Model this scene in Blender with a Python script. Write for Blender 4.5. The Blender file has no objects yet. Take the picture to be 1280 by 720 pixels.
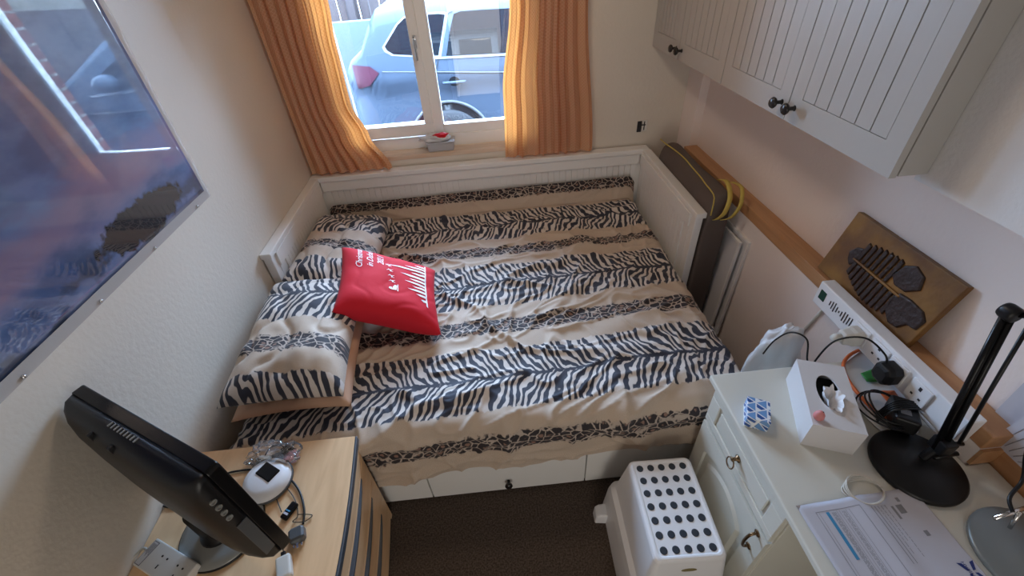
import bpy, bmesh, math, random
from mathutils import Vector, Matrix, noise
R = math.radians
PI = math.pi
random.seed(4)
sc = bpy.context.scene
col = sc.collection

# ------------------------------------------------------------------ camera
F_PX = 538.58
CAM = Vector((1.0937, -2.6163, 1.8881))
ROWS = [Vector((0.994994, -0.080524, -0.059186)),      # image right
        Vector((-0.096660, -0.625045, -0.774581)),     # image down
        Vector((0.025379, 0.776424, -0.629700))]       # view direction
cam_d = bpy.data.cameras.new('camera')
cam = bpy.data.objects.new('camera', cam_d)
col.objects.link(cam)
cam_d.sensor_fit = 'HORIZONTAL'
cam_d.sensor_width = 36
cam_d.lens = 36 * F_PX / 1280
cam_d.clip_start = 0.02
cam_d.clip_end = 200
r_, d_, f_ = ROWS
m = Matrix(((r_.x, -d_.x, -f_.x, CAM.x), (r_.y, -d_.y, -f_.y, CAM.y), (r_.z, -d_.z, -f_.z, CAM.z), (0, 0, 0, 1)))
cam.matrix_world = m
sc.camera = cam


def P(u, v, axis, val):
    """point of the room seen at photo pixel (u, v) on the plane axis = val"""
    d = r_ * ((u - 640) / F_PX) + d_ * ((v - 360) / F_PX) + f_
    t = (val - CAM[axis]) / d[axis]
    return CAM + d * t


# ------------------------------------------------------------------ world, light, exposure
world = bpy.data.worlds.new('overcast_sky')
sc.world = world
world.use_nodes = True
wn = world.node_tree.nodes
wl = world.node_tree.links
wn.clear()
wo = wn.new('ShaderNodeOutputWorld')
wb = wn.new('ShaderNodeBackground')
geo = wn.new('ShaderNodeTexCoord')
sep = wn.new('ShaderNodeSeparateXYZ')
cr = wn.new('ShaderNodeValToRGB')
cr.color_ramp.elements[0].position = 0.0
cr.color_ramp.elements[0].color = (0.55, 0.75, 1.06, 1)
cr.color_ramp.elements[1].position = 0.7
cr.color_ramp.elements[1].color = (0.52, 0.73, 1.06, 1)
wl.new(geo.outputs['Generated'], sep.inputs[0])
wl.new(sep.outputs['Z'], cr.inputs[0])
wl.new(cr.outputs[0], wb.inputs[0])
wb.inputs[1].default_value = 15.0
wl.new(wb.outputs[0], wo.inputs[0])

pl = bpy.data.lights.new('window_portal', 'AREA')
pl.shape = 'RECTANGLE'
pl.size = 1.2
pl.size_y = 1.15
pl.cycles.is_portal = True
po = bpy.data.objects.new('window_portal', pl)
po.location = (0.80, 0.20, 1.45)
po.rotation_euler = (R(-90), 0, 0)      # faces into the room (-y)
col.objects.link(po)

# added warm fill light over the bed, unseen (its fitting is added too)
hl = bpy.data.lights.new('overhead_fill_light', 'AREA')
hl.shape = 'DISK'
hl.size = 0.34
hl.energy = 1.6
hl.color = (1.0, 0.80, 0.62)
ho = bpy.data.objects.new('overhead_fill_light', hl)
ho.location = (1.15, -0.95, 2.345)
col.objects.link(ho)

# added fill light behind the viewer, set in an unseen door opening
dl = bpy.data.lights.new('rear_fill_light', 'AREA')
dl.shape = 'RECTANGLE'
dl.size = 0.72
dl.size_y = 1.9
dl.energy = 5
dl.color = (1.0, 0.93, 0.84)
do_ = bpy.data.objects.new('rear_fill_light', dl)
do_.location = (1.08, -4.18, 1.0)
do_.rotation_euler = (R(90), 0, 0)
col.objects.link(do_)

vs = sc.view_settings
sc.display_settings.display_device = 'sRGB'
vs.view_transform = 'Standard'
vs.look = 'None'
vs.exposure = 1.6
vs.gamma = 1
vs.use_curve_mapping = False
sc.cycles.use_denoising = True
sc.cycles.max_bounces = 14
sc.cycles.diffuse_bounces = 8
sc.cycles.glossy_bounces = 5
sc.cycles.transmission_bounces = 8
sc.cycles.transparent_max_bounces = 12
sc.cycles.sample_clamp_indirect = 6
sc.cycles.caustics_reflective = False
sc.cycles.caustics_refractive = False


# ------------------------------------------------------------------ materials
def N(nt, kind, **kw):
    n = nt.nodes.new(kind)
    for k, v in kw.items():
        setattr(n, k, v)
    return n


def mat(name, c, rough=0.6, metal=0.0, spec=0.5, coat=0.0, coat_rough=0.05, bump=0.0, bscale=200.0,
        var=0.0, vscale=3.0, c2=None, trans=0.0, alpha=1.0, emit=None, stretch=(1, 1, 1), detail=3.0, sheen=0.0):
    mt = bpy.data.materials.new(name)
    mt.use_nodes = True
    nt = mt.node_tree
    b = nt.nodes['Principled BSDF']
    b.inputs['Base Color'].default_value = (*c, 1)
    b.inputs['Roughness'].default_value = rough
    b.inputs['Metallic'].default_value = metal
    b.inputs['Specular IOR Level'].default_value = spec
    b.inputs['Coat Weight'].default_value = coat
    b.inputs['Coat Roughness'].default_value = coat_rough
    b.inputs['Transmission Weight'].default_value = trans
    b.inputs['Alpha'].default_value = alpha
    b.inputs['Sheen Weight'].default_value = sheen
    if emit:
        b.inputs['Emission Color'].default_value = (*emit[0], 1)
        b.inputs['Emission Strength'].default_value = emit[1]
    tc = N(nt, 'ShaderNodeTexCoord')
    mp = N(nt, 'ShaderNodeMapping')
    mp.inputs['Scale'].default_value = stretch
    nt.links.new(tc.outputs['Object'], mp.inputs[0])
    if var or c2:
        nz = N(nt, 'ShaderNodeTexNoise')
        nz.inputs['Scale'].default_value = vscale
        nz.inputs['Detail'].default_value = detail
        nt.links.new(mp.outputs[0], nz.inputs['Vector'])
        ramp = N(nt, 'ShaderNodeValToRGB')
        ramp.color_ramp.elements[0].position = 0.35
        ramp.color_ramp.elements[1].position = 0.65
        k = c2 if c2 else tuple(x * (1 - var) for x in c)
        ramp.color_ramp.elements[0].color = (*k, 1)
        ramp.color_ramp.elements[1].color = (*c, 1)
        nt.links.new(nz.outputs['Fac'], ramp.inputs[0])
        nt.links.new(ramp.outputs[0], b.inputs['Base Color'])
    if bump:
        nb = N(nt, 'ShaderNodeTexNoise')
        nb.inputs['Scale'].default_value = bscale
        nb.inputs['Detail'].default_value = 2
        nt.links.new(mp.outputs[0], nb.inputs['Vector'])
        bp = N(nt, 'ShaderNodeBump')
        bp.inputs['Strength'].default_value = bump
        bp.inputs['Distance'].default_value = 0.004
        nt.links.new(nb.outputs['Fac'], bp.inputs['Height'])
        nt.links.new(bp.outputs[0], b.inputs['Normal'])
    return mt


def wood(name, c1, c2, scale=(14, 1.2, 14), rough=0.5, knots=False, coat=0.0):
    mt = bpy.data.materials.new(name)
    mt.use_nodes = True
    nt = mt.node_tree
    b = nt.nodes['Principled BSDF']
    b.inputs['Roughness'].default_value = rough
    b.inputs['Coat Weight'].default_value = coat
    tc = N(nt, 'ShaderNodeTexCoord')
    mp = N(nt, 'ShaderNodeMapping')
    mp.inputs['Scale'].default_value = scale
    nt.links.new(tc.outputs['Object'], mp.inputs[0])
    nz = N(nt, 'ShaderNodeTexNoise')
    nz.inputs['Scale'].default_value = 3
    nz.inputs['Detail'].default_value = 5
    nz.inputs['Distortion'].default_value = 0.6
    nt.links.new(mp.outputs[0], nz.inputs['Vector'])
    ramp = N(nt, 'ShaderNodeValToRGB')
    ramp.color_ramp.elements[0].position = 0.3
    ramp.color_ramp.elements[1].position = 0.7
    ramp.color_ramp.elements[0].color = (*c1, 1)
    ramp.color_ramp.elements[1].color = (*c2, 1)
    nt.links.new(nz.outputs['Fac'], ramp.inputs[0])
    out = ramp.outputs[0]
    if knots:
        mp2 = N(nt, 'ShaderNodeMapping')
        mp2.inputs['Scale'].default_value = (7, 3.2, 7)
        nt.links.new(tc.outputs['Object'], mp2.inputs[0])
        vo = N(nt, 'ShaderNodeTexVoronoi')
        vo.inputs['Scale'].default_value = 1.0
        nt.links.new(mp2.outputs[0], vo.inputs['Vector'])
        r2 = N(nt, 'ShaderNodeValToRGB')
        r2.color_ramp.elements[0].position = 0.06
        r2.color_ramp.elements[0].color = (1, 1, 1, 1)
        r2.color_ramp.elements[1].position = 0.13
        r2.color_ramp.elements[1].color = (0, 0, 0, 1)
        nt.links.new(vo.outputs['Distance'], r2.inputs[0])
        mx = N(nt, 'ShaderNodeMixRGB')
        mx.inputs[2].default_value = (c1[0] * .35, c1[1] * .3, c1[2] * .25, 1)
        nt.links.new(r2.outputs[0], mx.inputs[0])
        nt.links.new(out, mx.inputs[1])
        out = mx.outputs[0]
    nt.links.new(out, b.inputs['Base Color'])
    return mt


class G:
    """tiny node-math helper"""
    def __init__(s, nt):
        s.nt = nt

    def m(s, op, a, b=None, c=None):
        n = s.nt.nodes.new('ShaderNodeMath')
        n.operation = op
        for i, x in enumerate((a, b, c)):
            if x is None:
                continue
            if isinstance(x, (int, float)):
                n.inputs[i].default_value = x
            else:
                s.nt.links.new(x, n.inputs[i])
        return n.outputs[0]

    def mix(s, fac, a, b):
        n = s.nt.nodes.new('ShaderNodeMixRGB')
        for i, x in enumerate((fac, a, b)):
            if isinstance(x, tuple):
                n.inputs[i].default_value = (*x, 1)
            elif isinstance(x, (int, float)):
                n.inputs[i].default_value = x
            else:
                s.nt.links.new(x, n.inputs[i])
        return n.outputs[0]

    def step(s, x, e, w):
        """smooth 0..1 as x passes e"""
        n = s.nt.nodes.new('ShaderNodeMapRange')
        n.interpolation_type = 'SMOOTHSTEP'
        s.nt.links.new(x, n.inputs[0])
        n.inputs[1].default_value = e - w
        n.inputs[2].default_value = e + w
        return n.outputs[0]


def animal_print():
    mt = bpy.data.materials.new('animal_print_cotton')
    mt.use_nodes = True
    nt = mt.node_tree
    b = nt.nodes['Principled BSDF']
    b.inputs['Roughness'].default_value = 0.75
    b.inputs['Sheen Weight'].default_value = 0.15
    g = G(nt)
    uv = N(nt, 'ShaderNodeUVMap')
    sp = N(nt, 'ShaderNodeSeparateXYZ')
    nt.links.new(uv.outputs[0], sp.inputs[0])
    u, v = sp.outputs[0], sp.outputs[1]

    def noise_(scale, sx=1, sy=1, detail=2.0):
        mp = N(nt, 'ShaderNodeMapping')
        mp.inputs['Scale'].default_value = (sx, sy, 1)
        nt.links.new(uv.outputs[0], mp.inputs[0])
        n = N(nt, 'ShaderNodeTexNoise')
        n.inputs['Scale'].default_value = scale
        n.inputs['Detail'].default_value = detail
        nt.links.new(mp.outputs[0], n.inputs['Vector'])
        return n.outputs['Fac']
    PER = 0.6
    ph = g.m('DIVIDE', v, PER)
    fr = g.m('SUBTRACT', ph, g.m('FLOOR', ph))             # 0 at the leopard line, .5 at the zebra spine
    tz = g.m('MULTIPLY', g.m('SUBTRACT', fr, 0.5), PER)    # signed distance to spine
    az = g.m('ABSOLUTE', tz)
    al = g.m('SUBTRACT', 0.3, az)                          # distance to leopard centre
    edge = g.m('MULTIPLY', g.m('SUBTRACT', noise_(45), 0.5), 0.035)
    # zebra
    bend = g.m('MULTIPLY', g.m('POWER', az, 0.6), 46.0)
    wob = g.m('MULTIPLY', noise_(9, 1.3, 0.7, 2.5), 21.0)
    phs = g.m('ADD', g.m('ADD', g.m('MULTIPLY', u, 190.0), bend), wob)
    s = g.m('SINE', phs)
    s = g.m('ADD', s, g.m('MULTIPLY', g.m('SUBTRACT', noise_(28, 1, 0.5), 0.5), 2.2))
    stripe = g.m('SUBTRACT', 1.0, g.step(s, -0.10, 0.22))
    stripe = g.m('SUBTRACT', 1.0, stripe)
    spine = g.m('SUBTRACT', 1.0, g.step(g.m('ADD', az, edge), 0.009, 0.003))
    stripe = g.m('MAXIMUM', stripe, spine)
    inz = g.m('SUBTRACT', 1.0, g.step(g.m('ADD', az, edge), 0.163, 0.003))
    zmask = g.m('MULTIPLY', inz, stripe)
    # leopard
    mp = N(nt, 'ShaderNodeMapping')
    mp.inputs['Scale'].default_value = (27, 40, 1)
    nt.links.new(uv.outputs[0], mp.inputs[0])
    vo = N(nt, 'ShaderNodeTexVoronoi', feature='DISTANCE_TO_EDGE')
    vo.inputs['Scale'].default_value = 1
    nt.links.new(mp.outputs[0], vo.inputs['Vector'])
    vf = N(nt, 'ShaderNodeTexVoronoi', feature='F1')
    vf.inputs['Scale'].default_value = 1
    nt.links.new(mp.outputs[0], vf.inputs['Vector'])
    nl = g.m('MULTIPLY', g.m('SUBTRACT', noise_(90), 0.5), 0.35)
    spot = g.step(g.m('ADD', vo.outputs['Distance'], g.m('MULTIPLY', nl, 0.5)), 0.055, 0.03)
    core = g.m('SUBTRACT', 1.0, g.step(g.m('ADD', vf.outputs['Distance'], nl), 0.24, 0.06))
    inl = g.m('SUBTRACT', 1.0, g.step(g.m('ADD', al, edge), 0.043, 0.003))
    lmask = g.m('MULTIPLY', inl, spot)
    cmask = g.m('MULTIPLY', inl, core)
    # grounds
    fine = noise_(420, 1, 1, 1.0)
    plain = g.mix(fine, (0.42, 0.325, 0.245), (0.60, 0.49, 0.39))
    zg = g.mix(fine, (0.55, 0.485, 0.43), (0.70, 0.635, 0.58))
    c = g.mix(inz, plain, zg)
    c = g.mix(inl, c, (0.46, 0.375, 0.31))
    c = g.mix(zmask, c, (0.020, 0.022, 0.038))
    c = g.mix(lmask, c, (0.020, 0.014, 0.017))
    c = g.mix(cmask, c, (0.26, 0.15, 0.11))
    nt.links.new(c, b.inputs['Base Color'])
    wv = noise_(700)
    crs = noise_(16, 1, 1, 4.0)
    h = g.m('ADD', g.m('MULTIPLY', wv, 0.12), crs)
    bp = N(nt, 'ShaderNodeBump')
    bp.inputs['Strength'].default_value = 0.5
    bp.inputs['Distance'].default_value = 0.006
    nt.links.new(h, bp.inputs['Height'])
    nt.links.new(bp.outputs[0], b.inputs['Normal'])
    return mt


M = {}
M['wall'] = mat('painted_plaster_cream', (0.68, 0.625, 0.545), 0.45, bump=0.25, bscale=60, var=0.05, vscale=1.5)
M['wall_pink'] = mat('painted_plaster_pinkish', (0.86, 0.765, 0.72), 0.55, bump=0.25, bscale=60, var=0.05, vscale=1.5)
M['bulk'] = mat('painted_plaster_bluish', (0.70, 0.69, 0.69), 0.6, bump=0.3, bscale=90)
M['ceil'] = mat('ceiling_paint', (0.62, 0.61, 0.59), 0.9)
M['carpet'] = mat('dark_brown_carpet', (0.13, 0.10, 0.082), 1.0, spec=0.05, bump=0.8, bscale=420, c2=(0.055, 0.042, 0.034), vscale=150)
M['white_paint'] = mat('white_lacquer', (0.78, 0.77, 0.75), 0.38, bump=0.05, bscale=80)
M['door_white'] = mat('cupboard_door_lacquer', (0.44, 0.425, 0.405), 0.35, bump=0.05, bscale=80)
M['cream_lacquer'] = mat('cream_lacquer', (0.64, 0.635, 0.57), 0.35)
M['groove'] = mat('groove_shadow_board', (0.50, 0.48, 0.45), 0.6)
M['upvc'] = mat('window_plastic', (0.82, 0.81, 0.79), 0.3)
M['pine'] = wood('pine_board', (0.40, 0.20, 0.09), (0.53, 0.29, 0.14), (12, 1.0, 12), 0.45, knots=True)
M['sillwood'] = wood('sill_board', (0.55, 0.40, 0.28), (0.74, 0.60, 0.47), (1.0, 12, 12), 0.4, knots=True)
M['beech'] = wood('beech_veneer', (0.72, 0.46, 0.25), (0.84, 0.57, 0.33), (10, 1.4, 10), 0.42, coat=0.15)
M['edging'] = mat('blue_grey_edging', (0.055, 0.07, 0.09), 0.35)
M['print'] = animal_print()
M['peach'] = mat('peach_cotton', (0.60, 0.37, 0.25), 0.8, bump=0.3, bscale=30)
M['mattress'] = mat('mattress_ticking', (0.6, 0.58, 0.54), 0.9)
M['red'] = mat('red_cotton', (0.58, 0.016, 0.030), 0.75, bump=0.35, bscale=25, sheen=0.05, spec=0.15)
M['white_print'] = mat('white_flock_print', (0.85, 0.83, 0.84), 0.7)
M['black_plastic'] = mat('black_plastic', (0.007, 0.007, 0.008), 0.38, spec=0.35)
M['black_gloss'] = mat('black_gloss', (0.006, 0.006, 0.007), 0.25, spec=0.25)
M['screen'] = mat('dark_screen', (0.01, 0.011, 0.013), 0.15)
M['dark_grey'] = mat('dark_grey_plastic', (0.07, 0.075, 0.08), 0.45)
M['grey_base'] = mat('grey_metallic_plastic', (0.26, 0.265, 0.25), 0.35, metal=0.2)
M['lampgrey'] = mat('grey_enamel', (0.22, 0.24, 0.24), 0.35, metal=0.3)
M['chrome'] = mat('chrome', (0.75, 0.75, 0.75), 0.15, metal=1.0)
M['bronze'] = mat('antique_brass', (0.20, 0.13, 0.075), 0.28, metal=1.0)
M['knob'] = mat('black_knob', (0.015, 0.012, 0.012), 0.25)
M['white_plastic'] = mat('white_plastic', (0.80, 0.80, 0.82), 0.35, bump=0.08, bscale=300)
M['socket_plastic'] = mat('socket_plastic', (0.72, 0.71, 0.68), 0.3)
M['ink'] = mat('black_ink', (0.02, 0.02, 0.025), 0.5)
M['dot'] = mat('black_rubber_dot', (0.018, 0.026, 0.038), 0.6)
M['bag'] = mat('grey_brown_canvas', (0.11, 0.085, 0.075), 0.85, bump=0.5, bscale=18)
M['bag_dark'] = mat('dark_canvas', (0.03, 0.027, 0.028), 0.9, bump=0.5, bscale=18)
M['yellow'] = mat('yellow_webbing', (0.55, 0.42, 0.09), 0.7)
M['paper'] = mat('paper_sheet', (0.50, 0.50, 0.56), 0.6)
M['blue_ink'] = mat('blue_ink', (0.045, 0.24, 0.44), 0.6)
M['navy_ink'] = mat('navy_ink', (0.015, 0.03, 0.16), 0.6)
M['grey_ink'] = mat('grey_ink', (0.22, 0.22, 0.24), 0.6)
M['card'] = mat('white_card', (0.66, 0.65, 0.66), 0.5)
M['tissue'] = mat('tissue_paper', (0.8, 0.8, 0.82), 0.8, bump=0.4, bscale=20)
M['pink'] = mat('pink_rubber', (0.62, 0.22, 0.22), 0.5)
M['orange'] = mat('orange_plastic', (0.62, 0.13, 0.03), 0.4)
M['green'] = mat('green_print', (0.03, 0.20, 0.04), 0.5)
M['poly'] = mat('crumpled_white_polythene', (0.62, 0.63, 0.65), 0.4, bump=0.8, bscale=14)
M['cable_white'] = mat('white_cable', (0.6, 0.58, 0.53), 0.4)
M['gold'] = mat('gold_painted_board', (0.27, 0.135, 0.026), 0.5, c2=(0.11, 0.044, 0.014), vscale=7, bump=0.5, bscale=30, detail=6)
M['fish'] = mat('dark_brown_relief', (0.026, 0.012, 0.009), 0.5, bump=0.8, bscale=60)
M['display'] = mat('green_display', (0.01, 0.06, 0.045), 0.2)
M['carpaint'] = mat('silver_car_paint', (0.046, 0.062, 0.085), 0.32, spec=0.10)
M['car_glass'] = mat('tinted_car_glass', (0.005, 0.007, 0.010), 0.03, spec=0.28)
M['tyre'] = mat('tyre_rubber', (0.02, 0.02, 0.022), 0.8)
M['alloy'] = mat('alloy_wheel', (0.45, 0.46, 0.48), 0.3, metal=0.8)
M['tail'] = mat('red_lens', (0.055, 0.018, 0.028), 0.3, spec=0.1)
M['asphalt'] = mat('driveway_concrete', (0.05, 0.058, 0.062), 0.9, bump=0.3, bscale=60, var=0.2, vscale=4)
M['fence'] = wood('brown_fence_boards', (0.022, 0.014, 0.014), (0.038, 0.025, 0.023), (9, 9, 0.6), 0.8)
M['render'] = mat('beige_render', (0.12, 0.108, 0.088), 0.9)


def glass_mat(name, tint=(1, 1, 1), refl=0.9):
    mt = bpy.data.materials.new(name)
    mt.use_nodes = True
    nt = mt.node_tree
    nt.nodes.clear()
    o = N(nt, 'ShaderNodeOutputMaterial')
    t = N(nt, 'ShaderNodeBsdfTransparent')
    t.inputs[0].default_value = (*tint, 1)
    gl = N(nt, 'ShaderNodeBsdfGlossy')
    gl.inputs['Roughness'].default_value = 0.01
    gl.inputs[0].default_value = (refl, refl, refl, 1)
    fr = N(nt, 'ShaderNodeFresnel')
    fr.inputs[0].default_value = 1.45
    mx = N(nt, 'ShaderNodeMixShader')
    nt.links.new(fr.outputs[0], mx.inputs[0])
    nt.links.new(t.outputs[0], mx.inputs[1])
    nt.links.new(gl.outputs[0], mx.inputs[2])
    nt.links.new(mx.outputs[0], o.inputs[0])
    return mt


M['glass'] = glass_mat('window_glass', (0.94, 0.97, 0.98))


def film_mat(name, opacity=0.25, c=(0.8, 0.8, 0.82)):
    mt = glass_mat(name)
    nt = mt.node_tree
    o = nt.nodes['Material Output']
    cur = o.inputs[0].links[0].from_socket
    df = N(nt, 'ShaderNodeBsdfDiffuse')
    df.inputs[0].default_value = (*c, 1)
    mx = N(nt, 'ShaderNodeMixShader')
    mx.inputs[0].default_value = opacity
    nt.links.new(cur, mx.inputs[1])
    nt.links.new(df.outputs[0], mx.inputs[2])
    nt.links.new(mx.outputs[0], o.inputs[0])
    return mt


M['film'] = film_mat('clear_plastic_film', 0.42, (0.85, 0.83, 0.82))
M['box_plastic'] = film_mat('cloudy_box_plastic', 0.55, (0.72, 0.74, 0.78))


def curtain_mat():
    mt = bpy.data.materials.new('peach_orange_curtain_cloth')
    mt.use_nodes = True
    nt = mt.node_tree
    nt.nodes.clear()
    g = G(nt)
    o = N(nt, 'ShaderNodeOutputMaterial')
    uv = N(nt, 'ShaderNodeUVMap')
    sp = N(nt, 'ShaderNodeSeparateXYZ')
    nt.links.new(uv.outputs[0], sp.inputs[0])
    a = g.m('ABSOLUTE', g.m('SINE', g.m('MULTIPLY', g.m('ADD', sp.outputs[0], sp.outputs[1]), 190.0)))
    b = g.m('ABSOLUTE', g.m('SINE', g.m('MULTIPLY', g.m('SUBTRACT', sp.outputs[0], sp.outputs[1]), 190.0)))
    d = g.step(g.m('MINIMUM', a, b), 0.28, 0.15)
    c = g.mix(d, (0.76, 0.56, 0.40), (0.62, 0.40, 0.25))
    df = N(nt, 'ShaderNodeBsdfDiffuse')
    nt.links.new(c, df.inputs[0])
    tl = N(nt, 'ShaderNodeBsdfTranslucent')
    tl.inputs[0].default_value = (0.95, 0.36, 0.085, 1)
    mx = N(nt, 'ShaderNodeMixShader')
    mx.inputs[0].default_value = 0.40
    nt.links.new(df.outputs[0], mx.inputs[1])
    nt.links.new(tl.outputs[0], mx.inputs[2])
    nt.links.new(mx.outputs[0], o.inputs[0])
    return mt


M['curtain'] = curtain_mat()


def brick_mat():
    mt = bpy.data.materials.new('red_brick_wall')
    mt.use_nodes = True
    nt = mt.node_tree
    b = nt.nodes['Principled BSDF']
    b.inputs['Roughness'].default_value = 0.9
    tc = N(nt, 'ShaderNodeTexCoord')
    sp = N(nt, 'ShaderNodeSeparateXYZ')
    cb = N(nt, 'ShaderNodeCombineXYZ')
    nt.links.new(tc.outputs['Object'], sp.inputs[0])
    nt.links.new(sp.outputs[0], cb.inputs[0])
    nt.links.new(sp.outputs[2], cb.inputs[1])
    br = N(nt, 'ShaderNodeTexBrick')
    br.inputs['Scale'].default_value = 1
    br.inputs['Brick Width'].default_value = 0.225
    br.inputs['Row Height'].default_value = 0.075
    br.inputs['Mortar Size'].default_value = 0.006
    br.inputs['Color1'].default_value = (0.16, 0.05, 0.035, 1)
    br.inputs['Color2'].default_value = (0.11, 0.04, 0.03, 1)
    br.inputs['Mortar'].default_value = (0.2, 0.18, 0.16, 1)
    nt.links.new(cb.outputs[0], br.inputs['Vector'])
    nt.links.new(br.outputs[0], b.inputs['Base Color'])
    return mt


M['brick'] = brick_mat()


def poster_mat():
    """misty mountain night landscape: object y / z are the wall coordinates"""
    mt = bpy.data.materials.new('poster_landscape_print')
    mt.use_nodes = True
    nt = mt.node_tree
    b = nt.nodes['Principled BSDF']
    b.inputs['Roughness'].default_value = 0.5
    b.inputs['Coat Weight'].default_value = 1.0
    b.inputs['Coat Roughness'].default_value = 0.012
    b.inputs['Coat IOR'].default_value = 2.2
    g = G(nt)
    tc = N(nt, 'ShaderNodeTexCoord')
    sp = N(nt, 'ShaderNodeSeparateXYZ')
    nt.links.new(tc.outputs['Object'], sp.inputs[0])
    y, z = sp.outputs[1], sp.outputs[2]

    def nz(scale, stretch=(1, 1, 1), detail=4, off=0.0):
        mp = N(nt, 'ShaderNodeMapping')
        mp.inputs['Scale'].default_value = stretch
        mp.inputs['Location'].default_value = (off, off, off)
        nt.links.new(tc.outputs['Object'], mp.inputs[0])
        n = N(nt, 'ShaderNodeTexNoise')
        n.inputs['Scale'].default_value = scale
        n.inputs['Detail'].default_value = detail
        nt.links.new(mp.outputs[0], n.inputs['Vector'])
        return n.outputs['Fac']
    n1 = nz(4.5, (1, 1, 2.2))
    n2 = nz(9, (1, 1, 1.8), 5, 3.1)
    # base: deep blue cloud above, mist below; colours brightened to hold reflected haze
    c = g.mix(g.step(n1, 0.5, 0.16), (0.028, 0.075, 0.21), (0.10, 0.18, 0.38))
    # pink-mauve band descending away from the window
    line = g.m('ADD', z, g.m('ADD', g.m('MULTIPLY', y, -0.06), g.m('MULTIPLY', n1, 0.22)))
    band = g.m('SUBTRACT', 1.0, g.step(g.m('ABSOLUTE', g.m('SUBTRACT', line, 1.60)), 0.05, 0.055))
    c = g.mix(g.m('MULTIPLY', band, 0.9), c, (0.22, 0.155, 0.26))
    up = g.step(z, 1.80, 0.08)
    c = g.mix(g.m('MULTIPLY', up, 0.7), c, (0.06, 0.06, 0.13))
    # mist at the foot
    zz = g.m('ADD', z, g.m('MULTIPLY', n2, 0.20))
    mist = g.m('SUBTRACT', 1.0, g.step(zz, 1.335, 0.05))
    c = g.mix(g.m('MULTIPLY', mist, 0.85), c, (0.15, 0.19, 0.33))
    lil = g.m('MULTIPLY', g.step(n2, 0.54, 0.07), g.m('SUBTRACT', 1.0, g.step(z, 1.30, 0.06)))
    c = g.mix(g.m('MULTIPLY', lil, 0.8), c, (0.018, 0.03, 0.06))
    # black wooded hill near the window end
    dy = g.m('DIVIDE', g.m('SUBTRACT', y, -1.335), 0.22)
    hz = g.m('DIVIDE', g.m('SUBTRACT', z, 1.275), 0.060)
    rr = g.m('SQRT', g.m('ADD', g.m('MULTIPLY', dy, dy), g.m('MULTIPLY', hz, hz)))
    hill = g.m('SUBTRACT', 1.0, g.step(g.m('ADD', rr, g.m('MULTIPLY', g.m('SUBTRACT', nz(26, (1, 1, 1), 4, 7), 0.5), 0.9)), 0.92, 0.08))
    c = g.mix(hill, c, (0.004, 0.005, 0.010))
    nt.links.new(c, b.inputs['Base Color'])
    return mt


M['poster'] = poster_mat()


# ------------------------------------------------------------------ object helpers
def tag(o, label=None, cat=None, group=None, kind=None):
    if label:
        o['label'] = label
    if cat:
        o['category'] = cat
    if group:
        o['group'] = group
    if kind:
        o['kind'] = kind
    return o


def thing(name, label, cat, loc=(0, 0, 0), rot=(0, 0, 0), group=None):
    o = bpy.data.objects.new(name, None)
    o.empty_display_size = 0.05
    o.location = loc
    o.rotation_euler = rot
    col.objects.link(o)
    return tag(o, label, cat, group)


def root_matrix(o):
    return Matrix.Translation(o.location) @ o.rotation_euler.to_matrix().to_4x4()


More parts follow.
